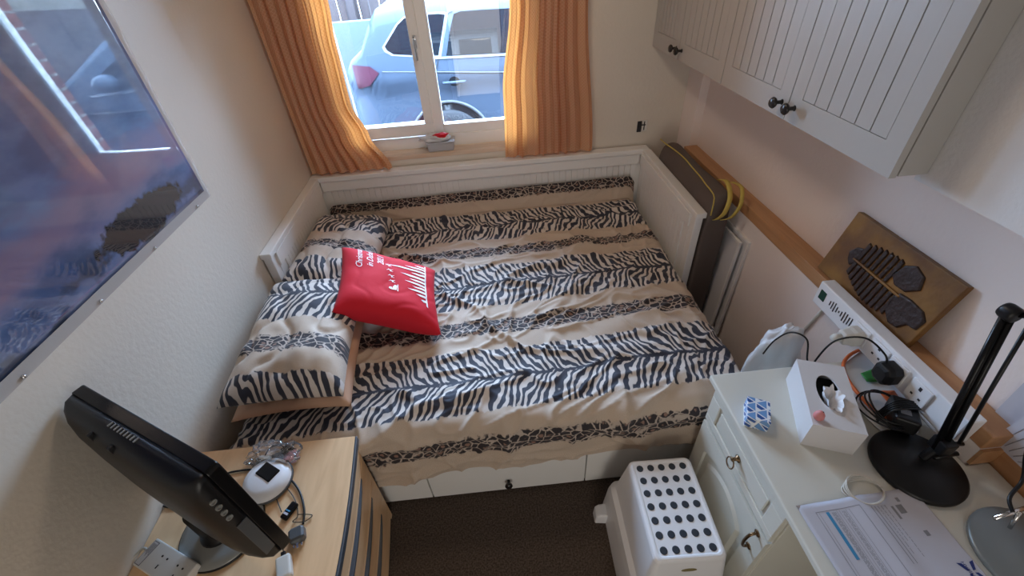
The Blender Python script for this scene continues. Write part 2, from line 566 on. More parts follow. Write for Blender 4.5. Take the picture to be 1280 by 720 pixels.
class MB:
    def __init__(s):
        s.b = bmesh.new()
        s.uvs = None

    def box(s, x0, x1, y0, y1, z0, z1, mt=None):
        vs_ = [s.b.verts.new(p) for p in ((x0, y0, z0), (x1, y0, z0), (x1, y1, z0), (x0, y1, z0),
                                          (x0, y0, z1), (x1, y0, z1), (x1, y1, z1), (x0, y1, z1))]
        if mt is not None:
            for v in vs_:
                v.co = mt @ v.co
        for f in ((0, 3, 2, 1), (4, 5, 6, 7), (0, 1, 5, 4), (1, 2, 6, 5), (2, 3, 7, 6), (3, 0, 4, 7)):
            s.b.faces.new([vs_[i] for i in f])
        return s

    def loft(s, rings, close=True, caps=True):
        """rings: lists of points, equal length"""
        rv = [[s.b.verts.new(p) for p in r] for r in rings]
        n = len(rings[0])
        for a, b in zip(rv, rv[1:]):
            for i in range(n if close else n - 1):
                j = (i + 1) % n
                s.b.faces.new((a[i], a[j], b[j], b[i]))
        if caps:
            s.b.faces.new(list(reversed(rv[0])))
            s.b.faces.new(rv[-1])
        return s

    def lathe(s, prof, c=(0, 0, 0), n=32, axis='Z', mt=None):
        """prof: (radius, height) pairs"""
        rings = []
        for r, h in prof:
            ring = []
            for k in range(n):
                a = 2 * PI * k / n
                p = (r * math.cos(a), r * math.sin(a), h)
                if axis == 'X':
                    p = (h, r * math.cos(a), r * math.sin(a))
                elif axis == 'Y':
                    p = (r * math.sin(a), h, r * math.cos(a))
                p = Vector(p) + Vector(c)
                if mt is not None:
                    p = mt @ p
                ring.append(p)
            rings.append(ring)
        return s.loft(rings)

    def tube(s, pts, r, n=8):
        pts = [Vector(p) for p in pts]
        rad = r if isinstance(r, (list, tuple)) else [r] * len(pts)
        t0 = (pts[1] - pts[0]).normalized()
        up = Vector((0, 0, 1)) if abs(t0.z) < 0.9 else Vector((1, 0, 0))
        nrm = t0.cross(up).normalized()
        rings = []
        for i, p in enumerate(pts):
            t = (pts[min(i + 1, len(pts) - 1)] - pts[max(i - 1, 0)]).normalized()
            nrm = (nrm - t * nrm.dot(t)).normalized()
            bn = t.cross(nrm)
            rings.append([p + (nrm * math.cos(2 * PI * k / n) + bn * math.sin(2 * PI * k / n)) * rad[i] for k in range(n)])
        return s.loft(rings)

    def prism(s, poly, ax, lo, hi):
        """poly in the two axes other than ax, extruded lo..hi"""
        def q(p, h):
            l = list(p)
            l.insert(ax, h)
            return l
        return s.loft([[q(p, lo) for p in poly], [q(p, hi) for p in poly]])

    def build(s, name, mt, parent=None, smooth=False, bevel=0.0, seg=2, solid=0.0, sub=0, local=False, label=None, angle=None):
        bmesh.ops.recalc_face_normals(s.b, faces=s.b.faces)
        me = bpy.data.meshes.new(name)
        s.b.to_mesh(me)
        s.b.free()
        return link(name, me, mt, parent, smooth, bevel, seg, solid, sub, local, label)


def link(name, me, mt, parent=None, smooth=False, bevel=0.0, seg=2, solid=0.0, sub=0, local=False, label=None):
    o = bpy.data.objects.new(name, me)
    me.materials.append(mt)
    col.objects.link(o)
    if smooth:
        me.polygons.foreach_set('use_smooth', [True] * len(me.polygons))
    if parent is not None:
        o.parent = parent
        if not local:
            q = parent
            chain = Matrix.Identity(4)
            lst = []
            while q is not None:
                lst.append(q)
                q = q.parent
            for q in reversed(lst):
                chain = chain @ (q.matrix_parent_inverse if q.parent else Matrix.Identity(4)) @ root_matrix(q)
            o.matrix_parent_inverse = chain.inverted()
    if solid:
        md = o.modifiers.new('solid', 'SOLIDIFY')
        md.thickness = solid
        md.offset = 0
    if bevel:
        md = o.modifiers.new('bevel', 'BEVEL')
        md.width = bevel
        md.segments = seg
        md.limit_method = 'ANGLE'
        md.angle_limit = R(35)
    if sub:
        md = o.modifiers.new('sub', 'SUBSURF')
        md.levels = sub
        md.render_levels = sub
    if label:
        o['label'] = label
    return o


def spline(pts, n=10):
    """Catmull-Rom through the points"""
    pts = [Vector(p) for p in pts]
    out = []
    for i in range(len(pts) - 1):
        p0 = pts[max(i - 1, 0)]
        p1 = pts[i]
        p2 = pts[i + 1]
        p3 = pts[min(i + 2, len(pts) - 1)]
        for k in range(n):
            t = k / n
            out.append(0.5 * ((2 * p1) + (p2 - p0) * t + (2 * p0 - 5 * p1 + 4 * p2 - p3) * t * t + (3 * p1 - p0 - 3 * p2 + p3) * t ** 3))
    out.append(pts[-1])
    return out


def grid_mesh(name, nu, nv, fn, uvfn=None):
    """fn(i/nu, j/nv) -> point"""
    vs_, fs, uvl = [], [], []
    for j in range(nv + 1):
        for i in range(nu + 1):
            a, b = i / nu, j / nv
            vs_.append(tuple(fn(a, b)))
            uvl.append(uvfn(a, b) if uvfn else (a, b))
    for j in range(nv):
        for i in range(nu):
            q = j * (nu + 1) + i
            fs.append((q, q + 1, q + nu + 2, q + nu + 1))
    me = bpy.data.meshes.new(name)
    me.from_pydata(vs_, [], fs)
    lay = me.uv_layers.new(name='UVMap')
    idx = [0] * len(me.loops)
    me.loops.foreach_get('vertex_index', idx)
    flat = []
    for k in idx:
        flat.extend(uvl[k])
    lay.data.foreach_set('uv', flat)
    return me


def patch(polys, mapf, cell=0.02):
    """flat polygons (2D) triangulated, cut to a grid and mapped onto a surface: returns a bmesh MB"""
    mb = MB()
    for poly in polys:
        f = mb.b.faces.new([mb.b.verts.new((p[0], p[1], 0)) for p in poly])
    bmesh.ops.triangulate(mb.b, faces=mb.b.faces[:])
    cut_and_map(mb.b, mapf, cell)
    return mb


def cut_and_map(b, mapf, cell):
    if cell:
        xs = [v.co.x for v in b.verts]
        ys = [v.co.y for v in b.verts]
        for ax, lo, hi in ((0, min(xs), max(xs)), (1, min(ys), max(ys))):
            k = math.ceil(lo / cell)
            while k * cell < hi:
                co = [0, 0, 0]
                no = [0, 0, 0]
                co[ax] = k * cell
                no[ax] = 1
                bmesh.ops.bisect_plane(b, geom=b.verts[:] + b.edges[:] + b.faces[:], plane_co=co, plane_no=no)
                k += 1
    for v in b.verts:
        v.co = mapf(v.co.x, v.co.y)


def text_mb(body, size, mapf, cell=0.0, shear=0.0, align='LEFT', spacing=1.0, extrude=0.0):
    cu = bpy.data.curves.new('lettering', 'FONT')
    cu.body = body
    cu.size = size
    cu.shear = shear
    cu.align_x = align
    cu.space_character = spacing
    cu.resolution_u = 2
    o = bpy.data.objects.new('lettering', cu)
    col.objects.link(o)
    dg = bpy.context.evaluated_depsgraph_get()
    me = bpy.data.meshes.new_from_object(o.evaluated_get(dg))
    mb = MB()
    mb.b.from_mesh(me)
    bpy.data.objects.remove(o)
    bpy.data.curves.remove(cu)
    cut_and_map(mb.b, mapf, cell)
    return mb


def struct(name, mb, mt, parent=None, **kw):
    o = mb.build(name, mt, parent, **kw)
    if parent is None:
        o['kind'] = 'structure'
    return o


# ------------------------------------------------------------------ room shell
RW = 2.34          # right wall
YB = -4.2          # wall behind the viewer
ZC = 2.42
struct('floor', MB().box(-0.1, RW + 0.1, YB - 0.1, 0.3, -0.08, 0), M['carpet'])
struct('ceiling', MB().box(-0.1, RW + 0.1, YB - 0.1, 0.3, ZC, ZC + 0.08), M['ceil'])
struct('wall_left', MB().box(-0.12, 0, YB, 0.0, 0, ZC), M['wall'])
struct('wall_right', MB().box(RW, RW + 0.12, YB, 0.0, 0, ZC), M['wall_pink'])
_rw = mat('rear_wall_paint', (0.30, 0.26, 0.22), 0.7)  # kept dark to cut the bounce from this unseen wall
struct('wall_rear', MB().box(0, 0.7, YB - 0.12, YB, 0, ZC).box(1.46, RW, YB - 0.12, YB, 0, ZC).box(0.7, 1.46, YB - 0.12, YB, 1.98, ZC), _rw)  # gap left for the opening of the added fill light
WX0, WX1, WZ0, WZ1 = 0.22, 1.38, 0.893, 2.02
wbk = MB()
wbk.box(-0.12, WX0, 0, 0.28, -0.3, ZC)
wbk.box(WX1, RW + 0.12, 0, 0.28, -0.3, ZC)
wbk.box(WX0, WX1, 0, 0.28, -0.3, WZ0 - 0.028)
wbk.box(WX0, WX1, 0, 0.28, WZ1, ZC)
struct('wall_window_side', wbk, M['wall'])
wex = MB()
wex.box(-5, WX0, 0.28, 0.34, -0.3, 2.5)
wex.box(WX1, 7.5, 0.28, 0.34, -0.3, 2.5)
wex.box(WX0, WX1, 0.28, 0.34, -0.3, WZ0 - 0.03)
wex.box(WX0, WX1, 0.28, 0.34, WZ1, 2.5)
struct('wall_outside', wex, M['brick'])
struct('trim_1', MB().box(2.29, RW, -0.175, 0, 0, ZC), M['wall_pink'], bevel=0.003)     # boxed corner post
# boxed-out lower wall, ledge on it, bulkhead
struct('wall_lower', MB().box(2.262, RW, -2.12, -0.175, 0, 0.815), M['wall_pink'])
struct('wall_bulkhead', MB().box(2.147, RW, YB, -1.69, 1.362, ZC), M['bulk'])
struct('baseboard_left', MB().box(0, 0.014, YB, -0.9, 0, 0.09), M['white_paint'])
struct('trim_2', MB().box(2.325, 2.339, YB, -2.12, 0.0, 0.90), M['pine'])
struct('trim_4', MB().box(2.262, 2.3245, -2.1285, -2.1205, 0.755, 0.814), M['pine'])
sill = MB().box(WX0 + 0.001, WX1 - 0.001, -0.004, 0.10, WZ0 - 0.028, WZ0)
struct('trim_3', sill, M['sillwood'], bevel=0.004)
sky_block = MB().box(0.3, 0.4, -5.5, YB - 0.12, 0, ZC).box(1.9, 2.0, -5.5, YB - 0.12, 0, ZC).box(0.3, 2.0, -5.6, -5.5, 0, ZC)  # unseen box added to keep the sky out of the door opening
struct('wall_sky_block', sky_block, _rw)
struct('ceiling_sky_block', MB().box(0.3, 2.0, -5.6, YB - 0.1, ZC, ZC + 0.08), _rw)
struct('floor_sky_block', MB().box(0.3, 2.0, -5.6, YB - 0.1, -0.08, -0.001), M['carpet'])
# unseen door behind the viewer, added standing open for the fill light
d = MB().box(0.70, 0.74, YB - 0.86, YB - 0.12, 0.0, 1.98)
door = struct('door_added', d, M['white_paint'], bevel=0.004)
MB().box(0.64, 0.7, YB + 0.001, YB + 0.03, 0, 2.04).box(1.46, 1.52, YB + 0.001, YB + 0.03, 0, 2.04).box(0.64, 1.52, YB + 0.001, YB + 0.03, 1.98, 2.04).build('added_door_frame', M['white_paint'], door)

cf = thing('fill_light_fitting', 'unseen round white fitting added over the bed for the fill light', 'added fill light', (1.15, -0.95, ZC))  # fitting added to go with the fill light from above
MB().lathe([(0.19, ZC - 0.001), (0.19, ZC - 0.03), (0.18, ZC - 0.035)], (1.15, -0.95, 0), 40).build('fitting', M['white_paint'], cf, smooth=False)
MB().lathe([(0.18, ZC - 0.036), (0.17, ZC - 0.058), (0.10, ZC - 0.068), (0.01, ZC - 0.070)], (1.15, -0.95, 0), 40).build('diffuser', mat('added_glow_disc', (0.9, 0.85, 0.75), 0.5, emit=((1.0, 0.8, 0.62), 1.5)), cf, smooth=True)  # glowing disc added under the fitting

# window
wf = MB()
FY0, FY1 = 0.10, 0.165
wf.box(WX0, WX1, FY0, FY1, WZ0 - 0.01, 0.965)
wf.box(WX0, WX1, FY0, FY1, 1.96, WZ1)
wf.box(WX0, WX0 + 0.06, FY0, FY1, 0.965, 1.96)
wf.box(WX1 - 0.06, WX1, FY0, FY1, 0.965, 1.96)
wf.box(0.775, 0.835, FY0, FY1, 0.965, 1.96)
win = struct('window_1', wf, M['upvc'], bevel=0.004)
# glazing bead of fixed right pane
wb_ = MB()
wb_.box(0.835, WX1 - 0.06, FY0 + 0.012, FY1, 0.965, 1.02)
wb_.box(0.835, WX1 - 0.06, FY0 + 0.012, FY1, 1.92, 1.96)
wb_.box(WX1 - 0.09, WX1 - 0.06, FY0 + 0.012, FY1, 1.02, 1.92)
wb_.box(0.824, 0.840, FY0 + 0.012, FY1, 1.02, 1.92)
wb_.build('glazing_bead', M['upvc'], win, bevel=0.003)
sa = MB()
sx0, sx1, sy0, sy1 = WX0 + 0.055, 0.782, 0.076, 0.145
sa.box(sx0, sx1, sy0, sy1, 0.975, 1.045)
sa.box(sx0, sx1, sy0, sy1, 1.90, 1.965)
sa.box(sx0, sx0 + 0.055, sy0, sy1, 1.045, 1.90)
sa.box(sx1 - 0.052, sx1, sy0, sy1, 1.045, 1.90)
sash = sa.build('sash', M['upvc'], win, bevel=0.004)
MB().box(sx0 + 0.05, sx1 - 0.05, 0.112, 0.116, 1.04, 1.905).build('pane', M['glass'], sash)
MB().box(0.835, WX1 - 0.085, 0.130, 0.134, 1.015, 1.925).build('pane', M['glass'], win)
hn = MB()
hn.box(0.748, 0.768, 0.066, 0.076, 1.45, 1.515)
hn.box(0.753, 0.763, 0.045, 0.066, 1.49, 1.502)
hn.box(0.752, 0.764, 0.038, 0.048, 1.395, 1.502)
hn.build('window_handle', M['chrome'], win, bevel=0.003, label='metal window handle')

# ------------------------------------------------------------------ outside
GZ = -0.19
struct('floor_driveway', MB().box(-6, 9, 0.34, 9, GZ - 0.1, GZ), M['asphalt'])
fence = thing('garden_fence', 'brown boarded fence on the far side of the parked car', 'fence', (0.5, 4.9, GZ))
fb = MB()
for k in range(72):
    x = -4.9 + k * 0.15
    fb.box(x, x + 0.142, 4.9 + 0.012 * (k % 2), 4.93 + 0.012 * (k % 2), GZ, GZ + 1.65)
fb.build('board_panel', M['fence'], fence)
for k in range(6):
    MB().box(-4.9 + k * 2.1, -4.8 + k * 2.1, 4.80, 4.9, GZ, GZ + 1.75).build('post', M['fence'], fence)
ob = MB().box(3.9, 8.5, 5.3, 5.5, GZ, 3.0)
tag(ob.build('rendered_wall', M['render']), 'beige rendered outbuilding wall beyond the fence', 'wall')

gw = MB().box(-6.0, 0.02, 4.2, 4.35, GZ, 1.15)
tag(gw.build('garden_wall', mat('pale_garden_render', (0.055, 0.07, 0.08), 0.9, bump=0.3)), 'low pale rendered garden wall behind the rear of the car', 'wall')

# ---- the car
CY = 2.10           # side plane
XR, XF = -0.24, 4.38
def prof_top(x):
    pts = [(-0.24, 0.93), (-0.20, 1.02), (-0.05, 1.10), (0.10, 1.36), (0.16, 1.44), (0.40, 1.475), (1.2, 1.50), (2.0, 1.46), (2.35, 1.36), (2.95, 1.02), (3.3, 0.93), (4.0, 0.80), (4.25, 0.68), (4.38, 0.50)]
    for (a, za), (b, zb) in zip(pts, pts[1:]):
        if a <= x <= b:
            t = (x - a) / (b - a)
            return za + (zb - za) * t
    return 0.5
def belt(x):
    return min(0.985 + 0.02 * (1 - x), prof_top(x) - 0.01) if x > 0 else min(1.03, prof_top(x) - 0.01)
def car_y(x, z):
    """inset of the near flank from CY"""
    e = 0.0
    if x < 0.25:
        e += 0.16 * ((0.25 - x) / 0.49) ** 2.2
    if x > 3.5:
        e += 0.35 * ((x - 3.5) / 0.88) ** 2.2
    bz = 0.98
    if z > bz:
        e += 0.02 + 0.30 * (z - bz) ** 1.15 if z < 1.40 else 0.02 + 0.30 * 0.42 ** 1.15 + (z - 1.40) * 2.2
    else:
        e += 0.02 * max(0, (z - 0.86)) / 0.12
        if z < 0.80:
            e += 0.035 * min(1, (0.80 - z) / 0.06) - 0.03 * min(1, max(0, (0.72 - z)) / 0.35)
        if z < 0.25:
            e += 0.25 * (0.25 - z)
    return CY + e
car = thing('parked_car', 'silver grey estate car parked outside the window', 'car', (2.1, CY + 0.9, GZ))
ZS = [-0.02, 0.10, 0.25, 0.42, 0.58, 0.70, 0.76, 0.80, 0.86, 0.98, 1.05, 1.12, 1.20, 1.28, 1.36, 1.42, 1.46, 1.485, 1.50]
rings = []
xs_ = [XR + (XF - XR) * k / 70 for k in range(71)]
CW = 1.80
for x in xs_:
    top = prof_top(x)
    bot = 0.02 if -0.1 < x < 4.2 else 0.12
    near = []
    for k in range(20):
        z = bot + (top - bot) * (k / 19) ** 0.92
        near.append((x, min(car_y(x, z), CY + 0.62), z))
    far = [(x, 2 * (CY + CW / 2) - y, z) for x, y, z in reversed(near)]
    rings.append(near + far)
MB().loft(rings).build('body', M['carpaint'], car, smooth=True)

def on_car(eps):
    return lambda x, z: Vector((x, car_y(x, z) - eps, z))
def px(pts):
    """photo pixels of the flank -> (x, z) on the flank plane"""
    o_ = []
    for u, v in pts:
        p = P(u, v, 1, CY)
        for _ in range(3):
            p = P(u, v, 1, car_y(p.x, p.z))
        o_.append((p.x, p.z))
    return o_
def shrink(poly, k):
    cx = sum(p[0] for p in poly) / len(poly)
    cz = sum(p[1] for p in poly) / len(poly)
    return [(cx + (x - cx) * k, cz + (z - cz) * k) for x, z in poly]
qw = px([(481, 58), (484, 63), (492, 67.5), (512, 68.5), (548, 69), (556, 18), (548, 17), (520, 19), (505, 23), (497, 31)])
zb_ = 0.975
rdw = px([(558, 69), (562, 40), (567, 17), (575, 14), (600, 12), (637, 10)])
rdw = rdw + [(1.50, rdw[-1][1] - 0.0), (1.50, rdw[0][1] - 0.02)]
fdw = [(1.58, rdw[0][1] - 0.025), (1.58, rdw[-3][1] - 0.0), (2.05, rdw[-3][1] - 0.03), (2.55, 1.09), (2.62, 0.985)]
def ring_strip(poly, k=1.0, w=0.022):
    cx = sum(p[0] for p in poly) / len(poly)
    cz = sum(p[1] for p in poly) / len(poly)
    return cx, cz
patch([shrink(qw, 1.10)], on_car(0.003), 0.05).build('quarter_window_surround', mat('bright_trim', (0.20, 0.22, 0.24), 0.4, spec=0.2), car, smooth=True, label='chrome window surround')
patch([qw], on_car(0.007), 0.05).build('quarter_window', M['car_glass'], car, smooth=True)
patch([rdw], on_car(0.006), 0.05).build('rear_door_window', M['car_glass'], car, smooth=True)
patch([fdw], on_car(0.006), 0.05).build('front_door_window', M['car_glass'], car, smooth=True)
# chrome waist strip
zw = [(0.62, rdw[0][1] - 0.004), (1.6, rdw[0][1] - 0.03), (2.7, 0.955)]
ws = []
for (a, za), (b, zb2) in zip(zw, zw[1:]):
    ws.append([(a, za - 0.02), (b, zb2 - 0.02), (b, zb2), (a, za)])
patch(ws, on_car(0.008), 0.05).build('waist_strip', mat('waist_trim', (0.16, 0.18, 0.20), 0.4, spec=0.2), car)
# dark body line along the doors
bl = px([(478, 90), (545, 90), (635, 90)])
bl = bl + [(2.4, bl[-1][1] - 0.05), (3.3, bl[-1][1] - 0.07)]
pts = [on_car(0.002)(x, z) for x, z in bl]
MB().tube(spline(pts, 6), 0.006).build('crease_line', M['dark_grey'], car)
# rear door shut line
sl = px([(566, 14), (558, 20), (554, 50), (547, 80), (544, 95), (548, 115), (556, 130), (570, 138), (584, 150)])
MB().tube(spline([on_car(0.0)(x, z) for x, z in sl], 5), 0.0045, 6).build('door_seam', M['black_plastic'], car)
MB().tube([on_car(0.0)(1.54, z) for z in (0.1, 0.4, 0.7, 0.98, 1.2, 1.4)], 0.0045, 6).build('door_seam', M['black_plastic'], car)
MB().tube([on_car(0.0)(2.68, z) for z in (0.1, 0.4, 0.7, 0.96)], 0.0045, 6).build('door_seam', M['black_plastic'], car)
# door handles with recess
def handle(cx, cz):
    c_ = [(cx + 0.055 * math.cos(2 * PI * k / 20), cz + 0.048 * math.sin(2 * PI * k / 20)) for k in range(20)]
    patch([c_], on_car(0.002), 0.05).build('handle_cup', M['car_glass'], car, smooth=True)
    pp = [on_car(0.035 if abs(t) < 0.8 else 0.008)(cx + t * 0.115, cz) for t in (-1, -0.78, -0.4, 0, 0.4, 0.78, 1)]
    MB().tube(pp, [0.010, 0.015, 0.015, 0.015, 0.015, 0.015, 0.010], 10).build('door_handle', M['carpaint'], car, smooth=True)
hp = px([(568, 102)])[0]
handle(*hp)
handle(2.0, hp[1] - 0.02)
# rear lamp, front lamp, mirror, wheel arches and wheels
tl = [(-0.16, 0.78), (-0.02, 0.82), (0.10, 0.93), (0.02, 0.99), (-0.17, 1.00)]
patch([tl], on_car(0.006), 0.04).build('tail_lamp', M['tail'], car, smooth=True, label='red tail lamp')
hlp = [(3.75, 0.62), (4.15, 0.55), (4.22, 0.63), (3.8, 0.74)]
patch([hlp], on_car(0.006), 0.04).build('head_lamp', M['chrome'], car, smooth=True)
mr = MB()
mr.loft([[(2.42 + 0.10 * math.cos(a) * s_, CY - 0.0 - d2 + 0.03, 1.06 + 0.07 * math.sin(a) * s_) for a in [2 * PI * k / 16 for k in range(16)]] for d2, s_ in ((-0.05, 0.3), (0.02, 0.8), (0.08, 1.0), (0.16, 0.95), (0.2, 0.5))])
mr.build('wing_mirror', M['carpaint'], car, smooth=True)
for wx in (0.72, 3.39):
    wz = GZ + 0.36
    arch = [(wx + 0.43 * math.cos(a), wz + 0.43 * math.sin(a)) for a in [2 * PI * k / 36 for k in range(36)]]
    arch = [(x, max(z, -0.03)) for x, z in arch]
    patch([arch], on_car(0.003), 0.06).build('wheel_arch', M['black_plastic'], car, smooth=True)
    at_ = [on_car(0.004)(wx + 0.44 * math.cos(a), max(wz + 0.44 * math.sin(a), 0.0)) for a in [PI * k / 24 for k in range(25)]]
    MB().tube(at_, 0.018, 8).build('arch_trim', M['dark_grey'], car, smooth=True)
    w = MB().lathe([(0.24, 0.0), (0.34, 0.0), (0.36, 0.03), (0.36, 0.19), (0.34, 0.22), (0.1, 0.22)], (wx, CY - 0.03, wz), 40, 'Y').build('wheel', M['tyre'], car, smooth=True)
    rm = MB().lathe([(0.03, -0.005), (0.06, -0.005), (0.06, 0.02), (0.2, 0.03), (0.235, -0.004), (0.242, 0.02), (0.242, 0.05), (0.1, 0.05)], (wx, CY - 0.035, wz), 36, 'Y')
    for k in range(5):
        a = 2 * PI * k / 5 + 0.3
        rm.box(-0.028, 0.028, -0.006, 0.03, 0.04, 0.23, Matrix.Translation((wx, CY - 0.035, wz)) @ Matrix.Rotation(a, 4, 'Y'))
    rm.build('rim', M['alloy'], w, smooth=False)
# roof rail
MB().tube(spline([(0.30, CY + 0.30, 1.50), (0.40, CY + 0.30, 1.525), (1.2, CY + 0.30, 1.55), (1.9, CY + 0.30, 1.52), (2.0, CY + 0.30, 1.48)], 6), 0.014, 8).build('roof_rail', M['alloy'], car, smooth=True)

# ------------------------------------------------------------------ curtains
def curtain(name, label, xl, xr, z0, z1, npl, amp, seed):
    """xl, xr: functions of height"""
    rnd = random.Random(seed)
    offs = [rnd.uniform(-0.35, 0.35) for _ in range(npl + 2)]
    wid = [rnd.uniform(0.6, 1.6) for _ in range(npl)]
    tot = sum(wid)
    def warp(a):
        s_ = a * tot
        acc = 0
        for i, w_ in enumerate(wid):
            if s_ <= acc + w_ or i == npl - 1:
                return i + (s_ - acc) / w_
            acc += w_
    def fn(a, b):
        z = z1 + (z0 - z1) * b
        q = warp(a)
        i = int(min(q, npl - 1))
        am = amp * (0.75 + offs[i] * 1.2) * (0.8 + 0.35 * b)
        ph_ = 2 * PI * q
        x = xl(z) + (xr(z) - xl(z)) * a + 0.25 * amp * math.sin(2 * ph_)
        y = -0.058 + am * math.sin(ph_) + 0.006 * noise.noise(Vector((a * 9, z * 2, seed)))
        y = min(y, -0.012)
        return (x, y, z)
    me = grid_mesh(name, npl * 18, 50, fn, lambda a, b: (a * npl * 0.11, b * (z1 - z0)))
    o = link(name, me, M['curtain'], smooth=True)
    tag(o, label, 'curtain')
    return o
def lerp_tab(tab):
    def f(z):
        if z <= tab[0][0]:
            return tab[0][1]
        for (a, va), (b, vb) in zip(tab, tab[1:]):
            if z <= b:
                t = (z - a) / (b - a)
                t = t * t * (3 - 2 * t)
                return va + (vb - va) * t
        return tab[-1][1]
    return f
curtain('curtain', 'orange curtain in the corner to the left of the window, flaring at its hem', lambda z: 0.022,
        lerp_tab([(0.85, 0.505), (1.05, 0.42), (1.23, 0.365), (1.5, 0.375), (1.71, 0.395), (2.06, 0.40)]), 0.845, 2.06, 8, 0.026, 3)
curtain('curtain', 'orange curtain hanging straight to the right of the window', lerp_tab([(0.85, 1.20), (1.2, 1.21), (1.65, 1.272), (2.06, 1.29)]),
        lerp_tab([(0.85, 1.735), (1.65, 1.67), (2.06, 1.65)]), 0.845, 2.06, 9, 0.024, 8)
rod = MB().tube([(0.01, -0.06, 2.075), (1.85, -0.06, 2.075)], 0.012, 12)
tag(rod.build('curtain_pole', M['white_paint'], smooth=True), 'white curtain pole above the window', 'curtain pole')

# items on the sill
tb = thing('plastic_tub', 'small clear lidless plastic tub on the window sill', 'tub', (0.83, 0.045, WZ0))
t_ = MB()
x0, x1, y0, y1 = 0.725, 0.895, 0.0, 0.085
z0 = WZ0
t_.loft([[(x0 + 0.008, y0 + 0.006, z0), (x1 - 0.008, y0 + 0.006, z0), (x1 - 0.008, y1 - 0.006, z0), (x0 + 0.008, y1 - 0.006, z0)],
         [(x0, y0, z0 + 0.055), (x1, y0, z0 + 0.055), (x1, y1, z0 + 0.055), (x0, y1, z0 + 0.055)]])
t_.build('container', M['box_plastic'], tb, bevel=0.008)
MB().box(x0 - 0.004, x1 + 0.004, y0 - 0.004, y1 + 0.004, z0 + 0.054, z0 + 0.060).build('rim', M['box_plastic'], tb, bevel=0.002)
def crumple(name, c, half, mt, parent, seed, amp=0.3, freq=2.0, n=24, squash=True, local=False, pw=1.0):
    def fn(a, b):
        th = 2 * PI * a
        ph_ = PI * (b - 0.5)
        d = Vector((math.cos(ph_) * math.cos(th), math.cos(ph_) * math.sin(th), math.sin(ph_)))
        r = 1 + amp * noise.noise(d * freq + Vector((seed, seed * 2, 0))) + 0.4 * amp * abs(noise.noise(d * freq * 3 + Vector((seed, 0, 9))))
        z = d.z * half[2] * r
        if z < -half[2] * 0.7 and squash:
            z = -half[2] * 0.7
        return (c[0] + d.x * half[0] * r, c[1] + d.y * half[1] * r, c[2] + z)
    me = grid_mesh(name, n * 2, n, fn)
    return link(name, me, mt, parent, smooth=True, local=local)
sw = crumple('snack_bag', (0.78, 0.035, WZ0 + 0.078), (0.085, 0.038, 0.024), M['poly'], None, 3, 0.5, 1.8)
tag(sw, 'crumpled white and red packet lying on the plastic tub', 'packet')
crumple('red_patch', (0.815, 0.022, WZ0 + 0.094), (0.048, 0.022, 0.012), M['red'], sw, 5, 0.4, 2)

# wall socket on window wall
so = thing('wall_socket', 'open socket plate low on the wall right of the curtain', 'socket', (2.055, -0.001, 0.945))
MB().box(2.022, 2.048, -0.006, -0.001, 0.910, 0.975).build('back_box', M['ink'], so, bevel=0.001)
MB().box(2.052, 2.082, -0.009, -0.001, 0.915, 0.980).build('faceplate', M['socket_plastic'], so, bevel=0.002)
MB().box(2.060, 2.066, -0.0105, -0.009, 0.922, 0.974).box(2.044, 2.072, -0.0105, -0.009, 0.95, 0.956).build('slot', M['ink'], so)

# ------------------------------------------------------------------ day bed
bed = thing('day_bed', 'white day bed frame with tongue and groove sides against the window wall', 'bed', (1.045, -0.85, 0))
bk = MB()
bk.box(0.0, 2.09, -0.065, -0.028, 0.02, 0.80)
MB_cap = MB().box(0.0, 2.09, -0.085, -0.012, 0.80, 0.83)
bk.build('back_rail', M['white_paint'], bed, bevel=0.003)
MB_cap.build('back_cap', M['white_paint'], bed, bevel=0.004)
bp = MB()
for k in range(52):
    x = 0.065 + k * 0.0377
    if x + 0.036 < 2.03:
        bp.box(x, x + 0.0352, -0.071, -0.064, 0.30, 0.735)
bp.build('back_panel', M['white_paint'], bed, bevel=0.001)
MB().box(0.055, 2.035, -0.078, -0.064, 0.735, 0.80).build('back_moulding', M['white_paint'], bed, bevel=0.003)
for side, xa, xb in (('l', 0.005, 0.042), ('r', 2.05, 2.087)):
    inn = xb if side == 'l' else xa
    sg = 1 if side == 'l' else -1
    a = MB().box(xa, xb, -0.84, -0.07, 0.02, 0.80).build('arm_core', M['white_paint'], bed, bevel=0.002)
    MB().box(min(xa, xb) - 0.004, max(xa, xb) + 0.010, -0.895, -0.085, 0.80, 0.828).build('arm_cap', M['white_paint'], bed, bevel=0.004)
    MB().box(xa, xb, -0.885, -0.84, 0.0, 0.80).build('arm_post', M['white_paint'], bed, bevel=0.003)
    q = MB()
    for k in range(20):
        y = -0.125 - k * 0.0345
        if y - 0.034 > -0.80:
            q.box(min(inn, inn + sg * 0.006), max(inn, inn + sg * 0.006), y - 0.032, y, 0.30, 0.73)
    q.build('arm_panel', M['white_paint'], bed, bevel=0.001)
    MB().box(min(inn, inn + sg * 0.010), max(inn, inn + sg * 0.010), -0.84, -0.08, 0.73, 0.80).build('arm_moulding', M['white_paint'], bed, bevel=0.002)
base = MB()
base.box(0.055, 2.035, -1.66, -0.09, 0.21, 0.27)
base.box(0.045, 2.045, -1.68, -1.655, 0.0, 0.27)
base.build('slatted_base', M['white_paint'], bed, bevel=0.003)
for k in range(3):
    xa = 0.05 + k * 0.664
    dr = MB().box(xa + 0.002, xa + 0.661, -1.700, -1.681, 0.018, 0.250).build('drawer', M['white_paint'], bed, bevel=0.002)
    MB().lathe([(0.006, 0.0), (0.006, -0.012), (0.014, -0.018), (0.017, -0.026), (0.013, -0.032), (0.002, -0.034)], (xa + 0.332, -1.700, 0.095), 20, 'Y').build('knob', M['knob'], dr, smooth=True, label='black round knob')
